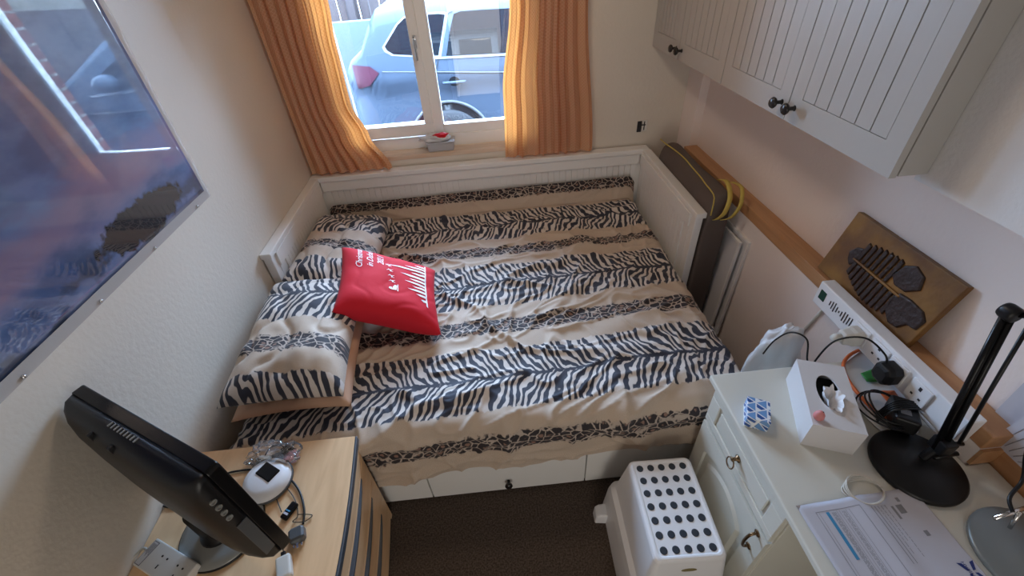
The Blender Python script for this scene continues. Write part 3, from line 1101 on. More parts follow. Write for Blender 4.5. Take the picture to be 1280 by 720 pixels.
mt_ = MB().box(0.055, 2.02, -1.665, -0.095, 0.27, 0.495)
tag(mt_.build('mattress', M['mattress'], bevel=0.03, seg=4), 'pale mattress under the animal print bed cover', 'mattress')

# duvet --------------------------------------------------------------
X0, X1 = 0.062, 2.012
def hem_z(x):
    t = (x - 0.3) / 1.6
    return 0.235 + 0.10 * t + 0.012 * math.sin(x * 9)
def fold(x, y, s=1.0):
    v = 0.0
    p = Vector((x * 3.1, y * 5.2, 0.3))
    w_ = noise.noise(p * 0.6) * 0.9
    a = noise.noise(Vector((x * 2.2 + y * 3.1 + w_, y * 1.3 - x * 1.9, 1.7)))
    v += 0.020 * (1 - min(1, abs(a) * 5.0)) ** 2
    b = noise.noise(Vector((x * 6.5 - y * 4 + w_, y * 5.5 + x * 2, 5.1)))
    v += 0.013 * (1 - min(1, abs(b) * 5.0)) ** 2
    b2 = noise.noise(Vector((x * 4.5 + w_ * 2, y * 11.5 - x * 3, 8.8)))
    v += 0.010 * (1 - min(1, abs(b2) * 4.0)) ** 2
    v += 0.012 * noise.noise(Vector((x * 2.5, y * 2.5, 2.2)))
    v += 0.004 * noise.noise(Vector((x * 13, y * 13, 4.2)))
    return v * s
FLAT0, FLAT1, TOPZ = -0.135, -1.66, 0.522
RISE = 0.135
def duvet_pt(a, b):
    x = X0 + (X1 - X0) * a
    h = hem_z(x)
    drop = TOPZ - 0.03 - h
    corner = 0.05 * PI / 2
    L = RISE + (FLAT0 - FLAT1) + corner + drop
    s_ = b * L
    v = -0.02 - s_
    if s_ < RISE:
        t = s_ / RISE
        y = -0.094 - 0.045 * t * t + 0.008 * noise.noise(Vector((x * 4, 0, t * 2)))
        z = TOPZ + 0.005 + (RISE - s_) * (0.90 + 0.15 * a)
        nx = Vector((0, -1, 0.3))
        amt = 0.4
    elif s_ < RISE + (FLAT0 - FLAT1):
        y = FLAT0 - (s_ - RISE)
        z = TOPZ
        nx = Vector((0, 0, 1))
        amt = 1.0
        near = min(1, (s_ - RISE) / 0.1)
        amt = 0.4 + 0.6 * near
    elif s_ < RISE + (FLAT0 - FLAT1) + corner:
        th = (s_ - RISE - (FLAT0 - FLAT1)) / 0.05
        y = FLAT1 - 0.05 * math.sin(th)
        z = TOPZ - 0.05 * (1 - math.cos(th))
        nx = Vector((0, -math.sin(th), math.cos(th)))
        amt = 1.0
    else:
        dz = s_ - RISE - (FLAT0 - FLAT1) - corner
        y = FLAT1 - 0.05 - 0.006 * dz
        z = TOPZ - 0.05 - dz
        nx = Vector((0, -1, 0))
        amt = 0.9
        # soft vertical waves of the hanging hem
        y -= 0.010 + 0.012 * noise.noise(Vector((x * 5, 0, 3))) * min(1, dz / 0.12)
    f = fold(x, -s_) * amt
    p = Vector((x, y, z)) + nx * (f + 0.004)
    # pattern creeps up toward the right along the drape
    front = max(0.0, s_ - 1.45) / 0.3
    vv = v + 0.02 - 0.055 * (a - 0.1) * min(1.0, max(0.0, (s_ - 0.35) / 0.4)) - 0.03 * a * min(1.0, front)
    if vv < -1.87:
        vv = -1.87 + (vv + 1.87) * 0.40
    # side fall on the open right-hand edge
    e = (x - (X1 - 0.05)) / 0.05
    if e > 0:
        p.z -= 0.05 * e * e
    e = ((X0 + 0.05) - x) / 0.05
    if e > 0:
        p.z -= 0.03 * e * e
    return p, (x + 0.012 * noise.noise(Vector((x * 3, y * 3, 0))), vv + 0.14 - 0.12 + 0.010 * noise.noise(Vector((x * 2.2, s_ * 2, 7))))
me = grid_mesh('duvet', 300, 280, lambda a, b: duvet_pt(a, b)[0], lambda a, b: duvet_pt(a, b)[1])
duvet = link('duvet', me, M['print'], smooth=True)
tag(duvet, 'large duvet with zebra and leopard stripes spread over the bed', 'duvet')

# pillows ----------------------------------------------------------------
def pillow_pt(a, b, hx, hy, th, seed, top=True, wr=1.0, pw=0.42):
    A, B = 2 * a - 1, 2 * b - 1
    x = hx * A * (1 - 0.07 * (1 - B * B))
    y = hy * B * (1 - 0.05 * (1 - A * A))
    e = max(0.0, (1 - A ** 4) * (1 - B ** 4))
    h = th * e ** pw
    w_ = 0.0
    if top:
        g1 = noise.noise(Vector((A * 1.6 * hx / .2 + seed, B * 2.0 * hy / .3, seed)))
        g2 = noise.noise(Vector((A * 4.5 + seed, B * 5, seed + 3)))
        w_ = (0.016 * (1 - min(1, abs(g1) * 4)) ** 2 * -1 + 0.008 * g2 + 0.014 * g1) * min(1, e * 2.5) * wr
    return Vector((x, y, (h + w_) if top else -h * 0.55))
def pillow_mesh(name, hx, hy, th, seed, uv=None, n=56, wr=1.0, pw=0.42):
    tp = grid_mesh(name, n, n, lambda a, b: pillow_pt(a, b, hx, hy, th, seed, True, wr, pw), uv)
    bt = grid_mesh(name + '_b', n, n, lambda a, b: pillow_pt(1 - a, b, hx, hy, th, seed, False, wr, pw), (lambda a, b: uv(1 - a, b)) if uv else None)
    bm = bmesh.new()
    bm.from_mesh(tp)
    bm.from_mesh(bt)
    bmesh.ops.remove_doubles(bm, verts=bm.verts[:], dist=0.0006)
    bmesh.ops.recalc_face_normals(bm, faces=bm.faces[:])
    me_ = bpy.data.meshes.new(name)
    bm.to_mesh(me_)
    bm.free()
    bpy.data.meshes.remove(tp)
    bpy.data.meshes.remove(bt)
    return me_
def place(o, loc, rot):
    o.location = loc
    o.rotation_euler = tuple(R(k) for k in rot)
    return o
def puv(hx, hy, off):
    return lambda a, b: (0.31 + hx * (2 * a - 1), off + hy * (2 * b - 1) + 0.03 * (a - 0.5))
o = link('pillow', pillow_mesh('pillow', 0.215, 0.35, 0.055, 1.2, wr=0.6), M['peach'], smooth=True)
place(o, (0.264, -1.262, 0.578), (0, 1, 3))
tag(o, 'plain peach pillow lying flat underneath the printed pillow', 'pillow')
o = link('pillow', pillow_mesh('pillow', 0.212, 0.345, 0.095, 4.4, puv(0.212, 0.345, -1.06)), M['print'], smooth=True)
place(o, (0.268, -1.283, 0.672), (0, 4, 3))
tag(o, 'animal print pillow nearer the chest of drawers, on top of the peach one', 'pillow')
o = link('pillow', pillow_mesh('pillow', 0.215, 0.365, 0.095, 9.1, puv(0.215, 0.365, -0.53)), M['print'], smooth=True)
place(o, (0.255, -0.590, 0.618), (-2, 6, -1))
tag(o, 'animal print pillow farther away, by the left bed arm and window wall', 'pillow')

# red cushion -----------------------------------------------------------
CA = Vector((0.208, -0.004, -0.092))
CB = Vector((-0.022, 0.212, 0.020))
CN = CA.cross(CB).normalized()
def cush_pt(a, b, top=True):
    A, B = 2 * a - 1, 2 * b - 1
    ax = A * (1 - 0.07 * (1 - B * B))
    by = B * (1 - 0.06 * (1 - A * A))
    e = max(0.0, (1 - A ** 4) * (1 - B ** 4))
    h = 0.070 * e ** 0.5
    if top:
        h += (0.008 * noise.noise(Vector((A * 2, B * 2, 3))) - 0.003 * (1 - min(1, abs(noise.noise(Vector((A * 1.5 + 2, B * 2.2, 9)))) * 4)) ** 2) * min(1, e * 2)
    else:
        h = -1.35 * h
    return CA * ax + CB * by + CN * h
_t = grid_mesh('cushion', 56, 56, lambda a, b: cush_pt(a, b, True))
_b = grid_mesh('cushion_b', 56, 56, lambda a, b: cush_pt(1 - a, b, False))
bm = bmesh.new()
bm.from_mesh(_t)
bm.from_mesh(_b)
bmesh.ops.remove_doubles(bm, verts=bm.verts[:], dist=0.0006)
bmesh.ops.recalc_face_normals(bm, faces=bm.faces[:])
_m = bpy.data.meshes.new('cushion')
bm.to_mesh(_m)
bm.free()
bpy.data.meshes.remove(_t)
bpy.data.meshes.remove(_b)
cus = link('cushion', _m, M['red'], smooth=True)
cus.location = (0.586, -1.050, 0.680)
tag(cus, 'bright red square cushion with a white skyline print on the bed', 'cushion')
def on_cush(A, B, eps=0.0022):
    """A, B in -1..1 -> local surface point"""
    return cush_pt((A + 1) / 2, (B + 1) / 2) + CN * eps
def cush_part(name, mb):
    o_ = mb.build(name, M['white_print'], cus, local=True)
    return o_
def cmap(u0, v0, s_):
    # text space: x reads toward +B, y (letter up) points toward -A
    return lambda x, y: on_cush(u0 - y * s_, v0 + x * s_)
for body, A, B in (('Christmas', -0.62, 0.14), ('in Dubai', -0.40, 0.22), ('2021', -0.18, 0.38)):
    cush_part('lettering', text_mb(body, 0.19, cmap(A, B, 1.0), 0.05, shear=0.3, spacing=0.92))
# skyline
sky = []
baseA = 0.72
b = -0.48
rnd = random.Random(7)
hts = [(0.12, 0.10), (0.22, 0.09), (0.40, 0.09), (0.30, 0.09), (0.46, 0.09), (0.36, 0.09), (0.56, 0.10), (0.32, 0.09), (0.88, 0.085), (0.46, 0.09), (0.24, 0.10)]
for h_, w_ in hts:
    sky.append([(baseA, b), (baseA - h_ * 0.6, b + w_ * 0.06), (baseA - h_, b + w_ * 0.40), (baseA - h_ * 0.6, b + w_ * 0.62), (baseA, b + w_ * 0.70)])
    b += w_ * 1.22
sky.append([(baseA - 0.012, -0.56), (baseA + 0.02, -0.60), (baseA + 0.02, b + 0.04), (baseA - 0.005, b + 0.04)])
cush_part('skyline', patch(sky, on_cush, 0.06))
dr_ = []
def blob(a0, b0, k):
    # little reindeer: body, neck, head, two legs, antler
    for quad in (((-.02, -.03), (.012, -.03), (.012, .03), (-.02, .03)), ((-.055, .02), (-.02, .012), (-.01, .03), (-.05, .036)),
                 ((-.062, .022), (-.048, .022), (-.046, .055), (-.060, .050)), ((.01, -.028), (.05, -.04), (.05, -.030), (.012, -.018)),
                 ((.01, .018), (.048, .034), (.048, .044), (.01, .03)), ((-.09, .0), (-.058, .024), (-.062, .034), (-.094, .010))):
        dr_.append([(a0 + p * k, b0 + q_ * k) for p, q_ in quad])
for a0, b0 in ((-0.06, 0.40), (-0.03, 0.22), (0.0, 0.05), (0.02, -0.10)):
    blob(a0, b0, 0.92)
dr_ += [[(0.00, -0.36), (0.09, -0.36), (0.11, -0.22), (0.06, -0.20), (0.02, -0.27)], [(0.11, -0.39), (0.13, -0.39), (0.13, -0.18), (0.115, -0.18)],
        [(-0.06, -0.33), (-0.0, -0.36), (0.0, -0.28), (-0.05, -0.28)]]
cush_part('sleigh_motif', patch(dr_, on_cush, 0.06))

# ------------------------------------------------------------------ storage bag & frames between bed and wall
bg = thing('storage_bag', 'tall grey-brown fabric bag with yellow piping wedged beside the bed', 'bag', (2.175, -0.48, 0))
def bag_ring(y, k, xo=0.0, hx=0.060, zt=0.925):
    ring = []
    for i in range(28):
        a = 2 * PI * i / 28
        ca_, sa_ = math.cos(a), math.sin(a)
        ex = math.copysign(abs(ca_) ** 0.6, ca_)
        ez = math.copysign(abs(sa_) ** 0.35, sa_)
        z = zt / 2 + 0.01 + ez * (zt / 2) * k
        w_ = hx * k * (1 + 0.10 * noise.noise(Vector((y * 5, z * 5, 2))))
        ring.append((2.153 + xo + ex * w_ + 0.006 * noise.noise(Vector((y * 7, z * 6, 0))), y, z + 0.012 * noise.noise(Vector((y * 6, i * .3, 5)))))
    return ring
st = [(-0.19, 0.90), (-0.215, 0.97), (-0.30, 1.0), (-0.45, 0.985), (-0.6, 0.99), (-0.75, 1.0), (-0.83, 0.99), (-0.87, 0.98), (-0.895, 0.95), (-0.90, 0.90)]
MB().loft([bag_ring(y, k) for y, k in st]).build('bag_body', M['bag'], bg, smooth=True, sub=1)
pp = []
for y in [(-0.20 - 0.66 * k / 16) for k in range(17)]:
    pp.append((2.112 + 0.012 * math.sin(y * 9), y, 0.932 + 0.008 * noise.noise(Vector((y * 6, 3, 5)))))
pp += [(2.115, -0.885, 0.90), (2.108, -0.905, 0.82)]
MB().tube(spline(pp, 3), 0.0032, 6).build('piping', M['yellow'], bg, smooth=True, label='yellow piping')
def strap(pts, w, t, side):
    """flat band along pts, wide along 'side'"""
    rings_ = []
    pts = spline(pts, 8)
    sd = Vector(side).normalized()
    for i, p in enumerate(pts):
        tg = (pts[min(i + 1, len(pts) - 1)] - pts[max(i - 1, 0)]).normalized()
        s2 = (sd - tg * sd.dot(tg)).normalized()
        n2 = tg.cross(s2)
        rings_.append([p + s2 * w / 2 + n2 * t / 2, p - s2 * w / 2 + n2 * t / 2, p - s2 * w / 2 - n2 * t / 2, p + s2 * w / 2 - n2 * t / 2])
    return MB().loft(rings_)
strap([(2.165, -0.80, 0.948), (2.170, -0.86, 0.965), (2.165, -0.925, 0.92), (2.150, -0.94, 0.85), (2.140, -0.91, 0.80), (2.135, -0.893, 0.79)], 0.022, 0.003, (1, 0, 0)).build('handle_strap', M['yellow'], bg, smooth=True, label='yellow carrying strap')
strap([(2.215, -0.83, 0.945), (2.222, -0.90, 0.95), (2.212, -0.945, 0.89), (2.192, -0.935, 0.82), (2.165, -0.905, 0.79)], 0.018, 0.003, (1, 0, 0)).build('handle_strap', M['yellow'], bg, smooth=True, label='yellow carrying strap')

for k, (ya, xb) in enumerate(((-1.000, 2.222), (-1.035, 2.243))):
    fr_ = thing('picture_frame', 'thin white picture frame leaning on the wall, nearer the %s' % ('storage bag' if k == 0 else 'wall'), 'picture frame', (xb, -0.95, 0.0))
    rot_ = Matrix.Translation((xb, 0, 0)) @ Matrix.Rotation(R(1.2), 4, 'Y')
    f_mb = MB()
    z1_ = 0.715 + 0.02 * k
    f_mb.box(-0.008, 0.004, ya, ya + 0.012, 0, z1_, rot_)
    f_mb.box(-0.008, 0.004, -0.62, -0.608, 0, z1_, rot_)
    f_mb.box(-0.008, 0.004, ya + 0.012, -0.62, z1_ - 0.012, z1_, rot_)
    f_mb.box(-0.008, 0.004, ya + 0.012, -0.62, 0, 0.012, rot_)
    f_mb.build('frame', M['white_paint'], fr_, bevel=0.001)
    MB().box(-0.005, 0.002, ya + 0.012, -0.62, 0.012, z1_ - 0.012, rot_).build('picture', M['card'], fr_)

# ------------------------------------------------------------------ pine ledge
lg = MB().box(2.262, 2.339, -2.12, -0.176, 0.815, 0.866)
tag(lg.build('ledge_board', M['pine'], bevel=0.003), 'knotty pine ledge running along the right wall', 'ledge')

# fossil fish plaque on the ledge, leaning on the wall
pa = Vector((2.285, -1.424, 0.868))
pb = Vector((2.285, -1.815, 0.868))
ptop = Vector((2.334, -1.44, 1.105))
w_ax = (pb - pa).normalized()
u_ax = (Vector((2.333, -1.430, 1.100)) - pa).normalized()
n_ax = w_ax.cross(u_ax).normalized()
if n_ax.x > 0:
    n_ax = -n_ax
Mx = Matrix(((w_ax.x, u_ax.x, n_ax.x, pa.x), (w_ax.y, u_ax.y, n_ax.y, pa.y), (w_ax.z, u_ax.z, n_ax.z, pa.z), (0, 0, 0, 1)))
plq = thing('wall_plaque', 'gold brown plaque with a dark fish skeleton, leaning on the ledge', 'plaque', pa)
W_, H_ = 0.400, 0.237
bm_ = MB().box(-0.012, W_, -0.0, H_, -0.010, 0.012, Mx)
bm_.build('board', M['gold'], plq, bevel=0.003)
def relief(polys, h):
    mb = MB()
    for poly in polys:
        mb.loft([[Mx @ Vector((x, y, 0.011)) for x, y in poly], [Mx @ Vector((x + (sum(p[0] for p in poly) / len(poly) - x) * 0.08, y + (sum(p[1] for p in poly) / len(poly) - y) * 0.08, 0.011 + h)) for x, y in poly]])
    return mb
def fp(pts_):
    return [(a * W_, b * H_) for a, b in pts_]
ribs = []
for k in range(10):
    t = k / 9
    xk = 0.24 + t * 0.44
    up_ = 0.20 + 0.14 * math.sin(PI * (0.15 + 0.55 * t))
    dn_ = 0.12 + 0.22 * math.sin(PI * (0.10 + 0.62 * t))
    if k < 7:
        ribs.append(fp([(xk, 0.475), (xk + 0.030, 0.475), (xk + 0.040, 0.475 + up_), (xk + 0.004, 0.475 + up_ + 0.03)]))
    ribs.append(fp([(xk, 0.445), (xk - 0.006, 0.445 - dn_), (xk + 0.030, 0.445 - dn_ - 0.03), (xk + 0.034, 0.445)]))
relief(ribs, 0.007).build('fish_ribs', M['fish'], plq, bevel=0.002)
relief([fp([(0.20, 0.452), (0.74, 0.440), (0.74, 0.472), (0.20, 0.480)])], 0.009).build('fish_spine', M['gold'], plq, bevel=0.001)
relief([fp([(0.70, 0.50), (0.80, 0.52), (0.92, 0.50), (0.98, 0.42), (0.97, 0.26), (0.90, 0.24), (0.86, 0.12), (0.78, 0.10), (0.70, 0.20), (0.66, 0.36)])], 0.007).build('fish_tail', M['fish'], plq, bevel=0.003)
relief([fp([(0.56, 0.60), (0.585, 0.80), (0.66, 0.88), (0.76, 0.82), (0.80, 0.66), (0.72, 0.53), (0.62, 0.52)])], 0.007).build('fish_fin', M['fish'], plq, bevel=0.003)
relief([fp([(0.17, 0.40), (0.14, 0.50), (0.18, 0.62), (0.25, 0.66), (0.25, 0.40), (0.21, 0.34)])], 0.006).build('fish_head', M['fish'], plq, bevel=0.003)

# ------------------------------------------------------------------ power strip fixed below the ledge (long white trunking)
ps = thing('socket_strip', 'long white socket strip with green display on the wall above the desk', 'power strip', (2.23, -1.8, 0.85))
SX = 2.215
MB().box(SX, 2.2615, -2.09, -1.515, 0.800, 0.893).build('housing', M['white_plastic'], ps, bevel=0.004)
MB().box(SX - 0.002, SX + 0.004, -1.560, -1.532, 0.832, 0.868).build('display', M['display'], ps, bevel=0.001, label='dark green display')
tx = MB()
for k in range(10):
    y = -1.585 - k * 0.0112
    ln = [0.018, 0.030, 0.036, 0.022, 0.008, 0.020, 0.038, 0.038, 0.030, 0.038][k]
    tx.box(SX - 0.0012, SX, y - 0.0035, y, 0.850 - ln / 2, 0.850 + ln / 2)
tx.build('printed_marks', M['ink'], ps)
for k, y in enumerate((-1.735, -1.815, -1.885, -1.965)):
    mod = MB().box(SX - 0.006, SX, y - 0.032, y + 0.032, 0.812, 0.880).build('socket_outlet', M['white_plastic'], ps, bevel=0.004)
    for y0h, y1h, z0h, z1h in ((-0.004, 0.004, 0.858, 0.870), (-0.016, -0.009, 0.832, 0.838), (0.009, 0.016, 0.832, 0.838)):
        MB().box(SX - 0.0068, SX - 0.006, y + y0h, y + y1h, z0h, z1h).build('pin_hole', M['ink'], mod)
pg = thing('plug_adaptor', 'white plug adaptor pushed into the socket strip near its display', 'plug', (SX - 0.006, -1.735, 0.845))
MB().loft([[(SX - 0.0072 - d2, -1.735 + sy * s_ * 0.028, 0.842 + sz * s_ * 0.030) for sy, sz in ((-1, -0.6), (-0.6, -1), (0.6, -1), (1, -0.6), (1, 0.6), (0.6, 1), (-0.6, 1), (-1, 0.6))] for d2, s_ in ((0, 1), (0.02, 1.0), (0.03, 0.85), (0.05, 0.72), (0.055, 0.6))]).build('plug_body', M['cable_white'], pg, smooth=False, bevel=0.003)
MB().lathe([(0.012, 0), (0.014, -0.02), (0.010, -0.03)], (SX - 0.06, -1.735, 0.842), 16, 'X').build('prong_cap', M['cable_white'], pg, smooth=True)
pk = thing('power_plug', 'black plug pushed into the middle of the socket strip', 'plug', (SX - 0.006, -1.885, 0.84))
MB().loft([[(SX - 0.0072 - d2, -1.885 + sy * s_ * 0.030, 0.842 + sz * s_ * 0.032) for sy, sz in ((-1, -0.6), (-0.6, -1), (0.6, -1), (1, -0.6), (1, 0.6), (0.6, 1), (-0.6, 1), (-1, 0.6))] for d2, s_ in ((0, 1), (0.025, 1.0), (0.04, 0.9), (0.045, 0.6))]).build('plug_body', M['black_plastic'], pk, bevel=0.003)
MB().tube(spline([(SX - 0.03, -1.872, 0.862), (SX - 0.04, -1.86, 0.895), (SX - 0.06, -1.80, 0.905), (2.10, -1.77, 0.87), (2.06, -1.78, 0.80), (2.045, -1.80, 0.765), (2.035, -1.775, 0.80), (2.03, -1.745, 0.86), (2.01, -1.70, 0.85), (1.99, -1.675, 0.79), (1.975, -1.67, 0.72)], 8), 0.0028, 6).build('flex', M['black_plastic'], pk, smooth=True)
# thin cable conduit on lower wall
cd = MB().tube([(2.258, -1.54, 0.80), (2.256, -1.50, 0.62), (2.256, -1.48, 0.45)], 0.0055, 6)
tag(cd.build('wall_cable', M['cable_white'], smooth=True), 'thin pale cable running down the wall behind the desk', 'cable')

# white crumpled bag standing between bed and desk
wb2 = crumple('polythene_bag', (2.065, -1.630, 0.60), (0.085, 0.060, 0.185), M['poly'], None, 11, 0.28, 1.7, 30)
tag(wb2, 'white crumpled polythene bag standing between bed and desk', 'bag')

# ------------------------------------------------------------------ wall cupboards
CX = 2.052
ys = [P(u, v, 0, CX).y for u, v in ((811, 58), (846.5, 76), (901, 103), (979.8, 147), (1110.6, 224))]
ys[0] = -0.003
CZ0, CZ1 = 1.382, 2.30
def cup_unit(name, label, ya, yb, splits, end_panel):
    t = thing(name, label, 'cupboard', (2.2, (ya + yb) / 2, CZ0), group='wall cupboards on the right wall')
    del t['group']
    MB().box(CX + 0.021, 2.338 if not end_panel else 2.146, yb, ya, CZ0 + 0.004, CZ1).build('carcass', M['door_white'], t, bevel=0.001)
    e = [ya] + splits + [yb]
    for i in range(len(e) - 1):
        a, b = e[i] - 0.002, e[i + 1] + 0.002
        d_mb = MB().box(CX + 0.010, CX + 0.0185, b, a, CZ0, CZ1 - 0.01)
        st_ = 0.055
        d_mb.box(CX, CX + 0.010, b, b + st_, CZ0, CZ1 - 0.01)
        d_mb.box(CX, CX + 0.010, a - st_, a, CZ0, CZ1 - 0.01)
        d_mb.box(CX, CX + 0.010, b + st_, a - st_, CZ0, CZ0 + 0.075)
        d_mb.box(CX, CX + 0.010, b + st_, a - st_, CZ1 - 0.085, CZ1 - 0.01)
        n = 6
        w = (a - b - 2 * st_) / n
        for k in range(n):
            y = b + st_ + k * w
            d_mb.box(CX + 0.0005, CX + 0.0105, y + 0.0020, y + w - 0.0020, CZ0 + 0.0765, CZ1 - 0.087)
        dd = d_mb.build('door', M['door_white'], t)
        ky = (b + 0.032) if i % 2 == 0 else (a - 0.032)
        MB().lathe([(0.009, 0.0), (0.006, -0.004), (0.006, -0.018), (0.015, -0.024), (0.018, -0.030), (0.014, -0.036), (0.002, -0.038)], (CX, ky, CZ0 + 0.045), 20, 'X').build('knob', M['knob'], dd, smooth=True, label='black round knob')
    return t
cup_unit('wall_cupboard', 'white grooved double cupboard farther off, reaching the window wall', ys[0], ys[2], [ys[1]], False)
cup_unit('wall_cupboard', 'white grooved double cupboard nearer, ending at the bulkhead', ys[2], ys[4] + 0.0, [ys[3]], False if ys[4] > -1.689 else True)

# ------------------------------------------------------------------ poster
pt = thing('poster', 'large glossy landscape poster in clear film pinned to the left wall', 'poster', (0.0, -1.7, 1.6))
PY0, PY1, PZ0, PZ1 = -2.55, -1.018, 1.212, 2.06
def wave(y, z, k=1.0):
    e = max(0.0, (y + 1.20) / 0.2)
    return 0.004 + k * (0.0022 * math.sin(z * 3.1 + 1) * math.sin((y + 2.6) * 2.3) + 0.0016 * noise.noise(Vector((0, y * 2.2, z * 2.2))))
me = grid_mesh('print', 90, 50, lambda a, b: (wave(PY0 + (PY1 - PY0) * a, PZ0 + (PZ1 - PZ0) * b), PY0 + (PY1 - PY0) * a, PZ0 + (PZ1 - PZ0) * b))
pr = link('print', me, M['poster'], pt, smooth=True, solid=0.0006)
def film(y0, y1, z0, z1, nu, nv, wav):
    def fn(a, b):
        y = y0 + (y1 - y0) * a
        z = z0 + (z1 - z0) * b
        yy = y
        if wav and a > 0.5:
            yy += 0.006 * noise.noise(Vector((0, 1, z * 14)))
        return (0.003 + (0.003 * abs(noise.noise(Vector((3, y * 9, z * 16)))) if wav else 0.001 * abs(noise.noise(Vector((3, y * 14, z * 9))))), yy, z)
    return grid_mesh('film_margin', nu, nv, fn)
link('film_margin', film(PY0, -0.992, 1.180, PZ0, 120, 6, False), M['film'], pt, smooth=True)
link('film_margin', film(PY1, -0.990, PZ0, PZ1, 6, 90, True), M['film'], pt, smooth=True)
for y in (-1.096, -1.375, -1.637, -1.9, -2.2):
    MB().lathe([(0.0045, 0), (0.0045, 0.004), (0.001, 0.006)], (0.0045, y, 1.188), 10, 'X').build('pin', M['chrome'], pt, smooth=True)

# ------------------------------------------------------------------ chest of drawers (front faces +x)
CT = 0.60
ch = thing('chest_of_drawers', 'beech chest of drawers with curved blue-grey edging below the television', 'chest of drawers', (0.28, -2.14, 0))
YA, YZ = -1.746, -2.62
def bow(y):
    t = (YA - y) / (YA - YZ)
    return 0.548 + 0.032 * math.sin(PI * min(1, max(0, t)))
def bow_slab(z0, z1, ya, yb, ins=0.0, x_in=0.003, n=16):
    poly = [(x_in, ya), (x_in, yb)] + [(bow(yb + (ya - yb) * k / n) - ins, yb + (ya - yb) * k / n) for k in range(n + 1)]
    return MB().prism(poly, 2, z0, z1)
bow_slab(CT - 0.022, CT, YA, YZ).build('top_panel', M['beech'], ch, bevel=0.001)
def band(z0, z1, ya, yb, off=0.0, th=0.008, n=20):
    rings_ = []
    for k in range(n + 1):
        y = ya + (yb - ya) * k / n
        x = bow(y) + off
        rings_.append([(x, y, z0), (x + th, y, z0), (x + th, y, z1), (x, y, z1)])
    return MB().loft(rings_)
band(CT - 0.024, CT + 0.0005, YA, YZ, 0.0, 0.008).build('edging', M['edging'], ch, bevel=0.003, label='blue-grey curved edging')
MB().box(0.003, 0.535, YA - 0.018, YA, 0.0, CT - 0.022).build('side_panel', M['beech'], ch, bevel=0.001)
MB().box(0.003, 0.535, YZ, YZ + 0.018, 0.0, CT - 0.022).build('side_panel', M['beech'], ch, bevel=0.001)
MB().box(0.003, 0.50, YZ + 0.018, YA - 0.018, 0.0, CT - 0.03).build('carcass', M['beech'], ch)
zz = [0.575, 0.465, 0.325, 0.185, 0.02]
for k in range(4):
    z1_, z0_ = zz[k] - 0.002, zz[k + 1] + 0.002
    n = 16
    ya, yb = YA + 0.0, YZ
    def xf(y, zc):
        return bow(y) - 0.014 - 0.0
    poly = [(0.501, ya), (0.501, yb)] + [(xf(yb + (ya - yb) * j / n, 0), yb + (ya - yb) * j / n) for j in range(n + 1)]
    drw = MB().prism(poly, 2, z0_, z1_).build('drawer', M['beech'], ch, bevel=0.001)
    gz = z1_ - 0.012
    # crescent shaped grip strip
    rings_ = []
    for j in range(n + 1):
        t = j / n
        y = (ya - 0.075) + ((yb + 0.075) - (ya - 0.075)) * t
        o_ = 0.011 * math.sin(PI * t) ** 0.6
        x = xf(y, 0)
        rings_.append([(x - 0.001, y, gz - 0.007), (x + o_ + 0.002, y, gz - 0.006), (x + o_ + 0.002, y, gz + 0.006), (x - 0.001, y, gz + 0.007)])
    MB().loft(rings_).build('drawer_grip', M['edging'], drw, bevel=0.002)

# television --------------------------------------------------------------
tva = Vector((0.866, -0.5, 0))
tvn = Vector((0.5, 0.866, 0))
tv0 = Vector((0.258, -1.968, 0))
TM = Matrix(((tva.x, tvn.x, 0, tv0.x), (tva.y, tvn.y, 0, tv0.y), (0, 0, 1, 0), (0, 0, 0, 1)))
tv = thing('television', 'small black flat screen television on a round stand, its back edge toward us', 'television', (0.23, -2.01, CT))
HW = 0.262
Z0, Z1 = 0.69, 1.088
def rr(hw, z0, z1, r, y, n=6):
    pts_ = []
    for cx_, cz_, a0 in ((hw - r, z1 - r, 0), (-hw + r, z1 - r, 90), (-hw + r, z0 + r, 180), (hw - r, z0 + r, 270)):
        for k in range(n + 1):
            a = R(a0 + 90 * k / n)
            pts_.append(TM @ Vector((cx_ + r * math.cos(a), y, cz_ + r * math.sin(a))))
    return pts_
MB().loft([rr(HW, Z0, Z1, 0.012, -0.006), rr(HW + 0.001, Z0 - 0.001, Z1 + 0.001, 0.012, -0.010), rr(HW, Z0, Z1, 0.012, -0.034)]).build('bezel', M['black_gloss'], tv, bevel=0.002)
MB().box(-HW + 0.02, HW - 0.02, -0.0065, -0.0045, Z0 + 0.05, Z1 - 0.02, TM).build('screen', M['screen'], tv)
MB().loft([rr(HW - 0.003, Z0 + 0.002, Z1 - 0.002, 0.012, -0.034), rr(HW - 0.004, Z0 + 0.004, Z1 - 0.004, 0.02, -0.055), rr(HW - 0.010, Z0 + 0.015, Z1 - 0.010, 0.04, -0.070), rr(HW - 0.024, Z0 + 0.035, Z1 - 0.024, 0.06, -0.083), rr(HW - 0.05, Z0 + 0.06, Z1 - 0.05, 0.07, -0.091), rr(HW - 0.10, Z0 + 0.09, Z1 - 0.10, 0.06, -0.095)]).build('rear_housing', M['black_plastic'], tv, smooth=True)
v_ = MB()
for k in range(9):
    xk = -0.065 + k * 0.0125
    v_.box(xk, xk + 0.004, -0.052, -0.040, Z1 - 0.0035, Z1 - 0.0008, TM)
v_.build('vent_slots', M['grey_base'], tv)
v_ = MB()
for k in range(4):
    mt4 = TM @ Matrix.Translation((HW - 0.0035, -0.058, 1.012 - k * 0.024)) @ Matrix.Rotation(R(90), 4, 'Y')
    v_.lathe([(0.007, -0.002), (0.007, 0.002), (0.004, 0.002), (0.004, 0.0)], (0, 0, 0), 14, 'Z', mt4)
v_.build('audio_sockets', M['grey_base'], tv)
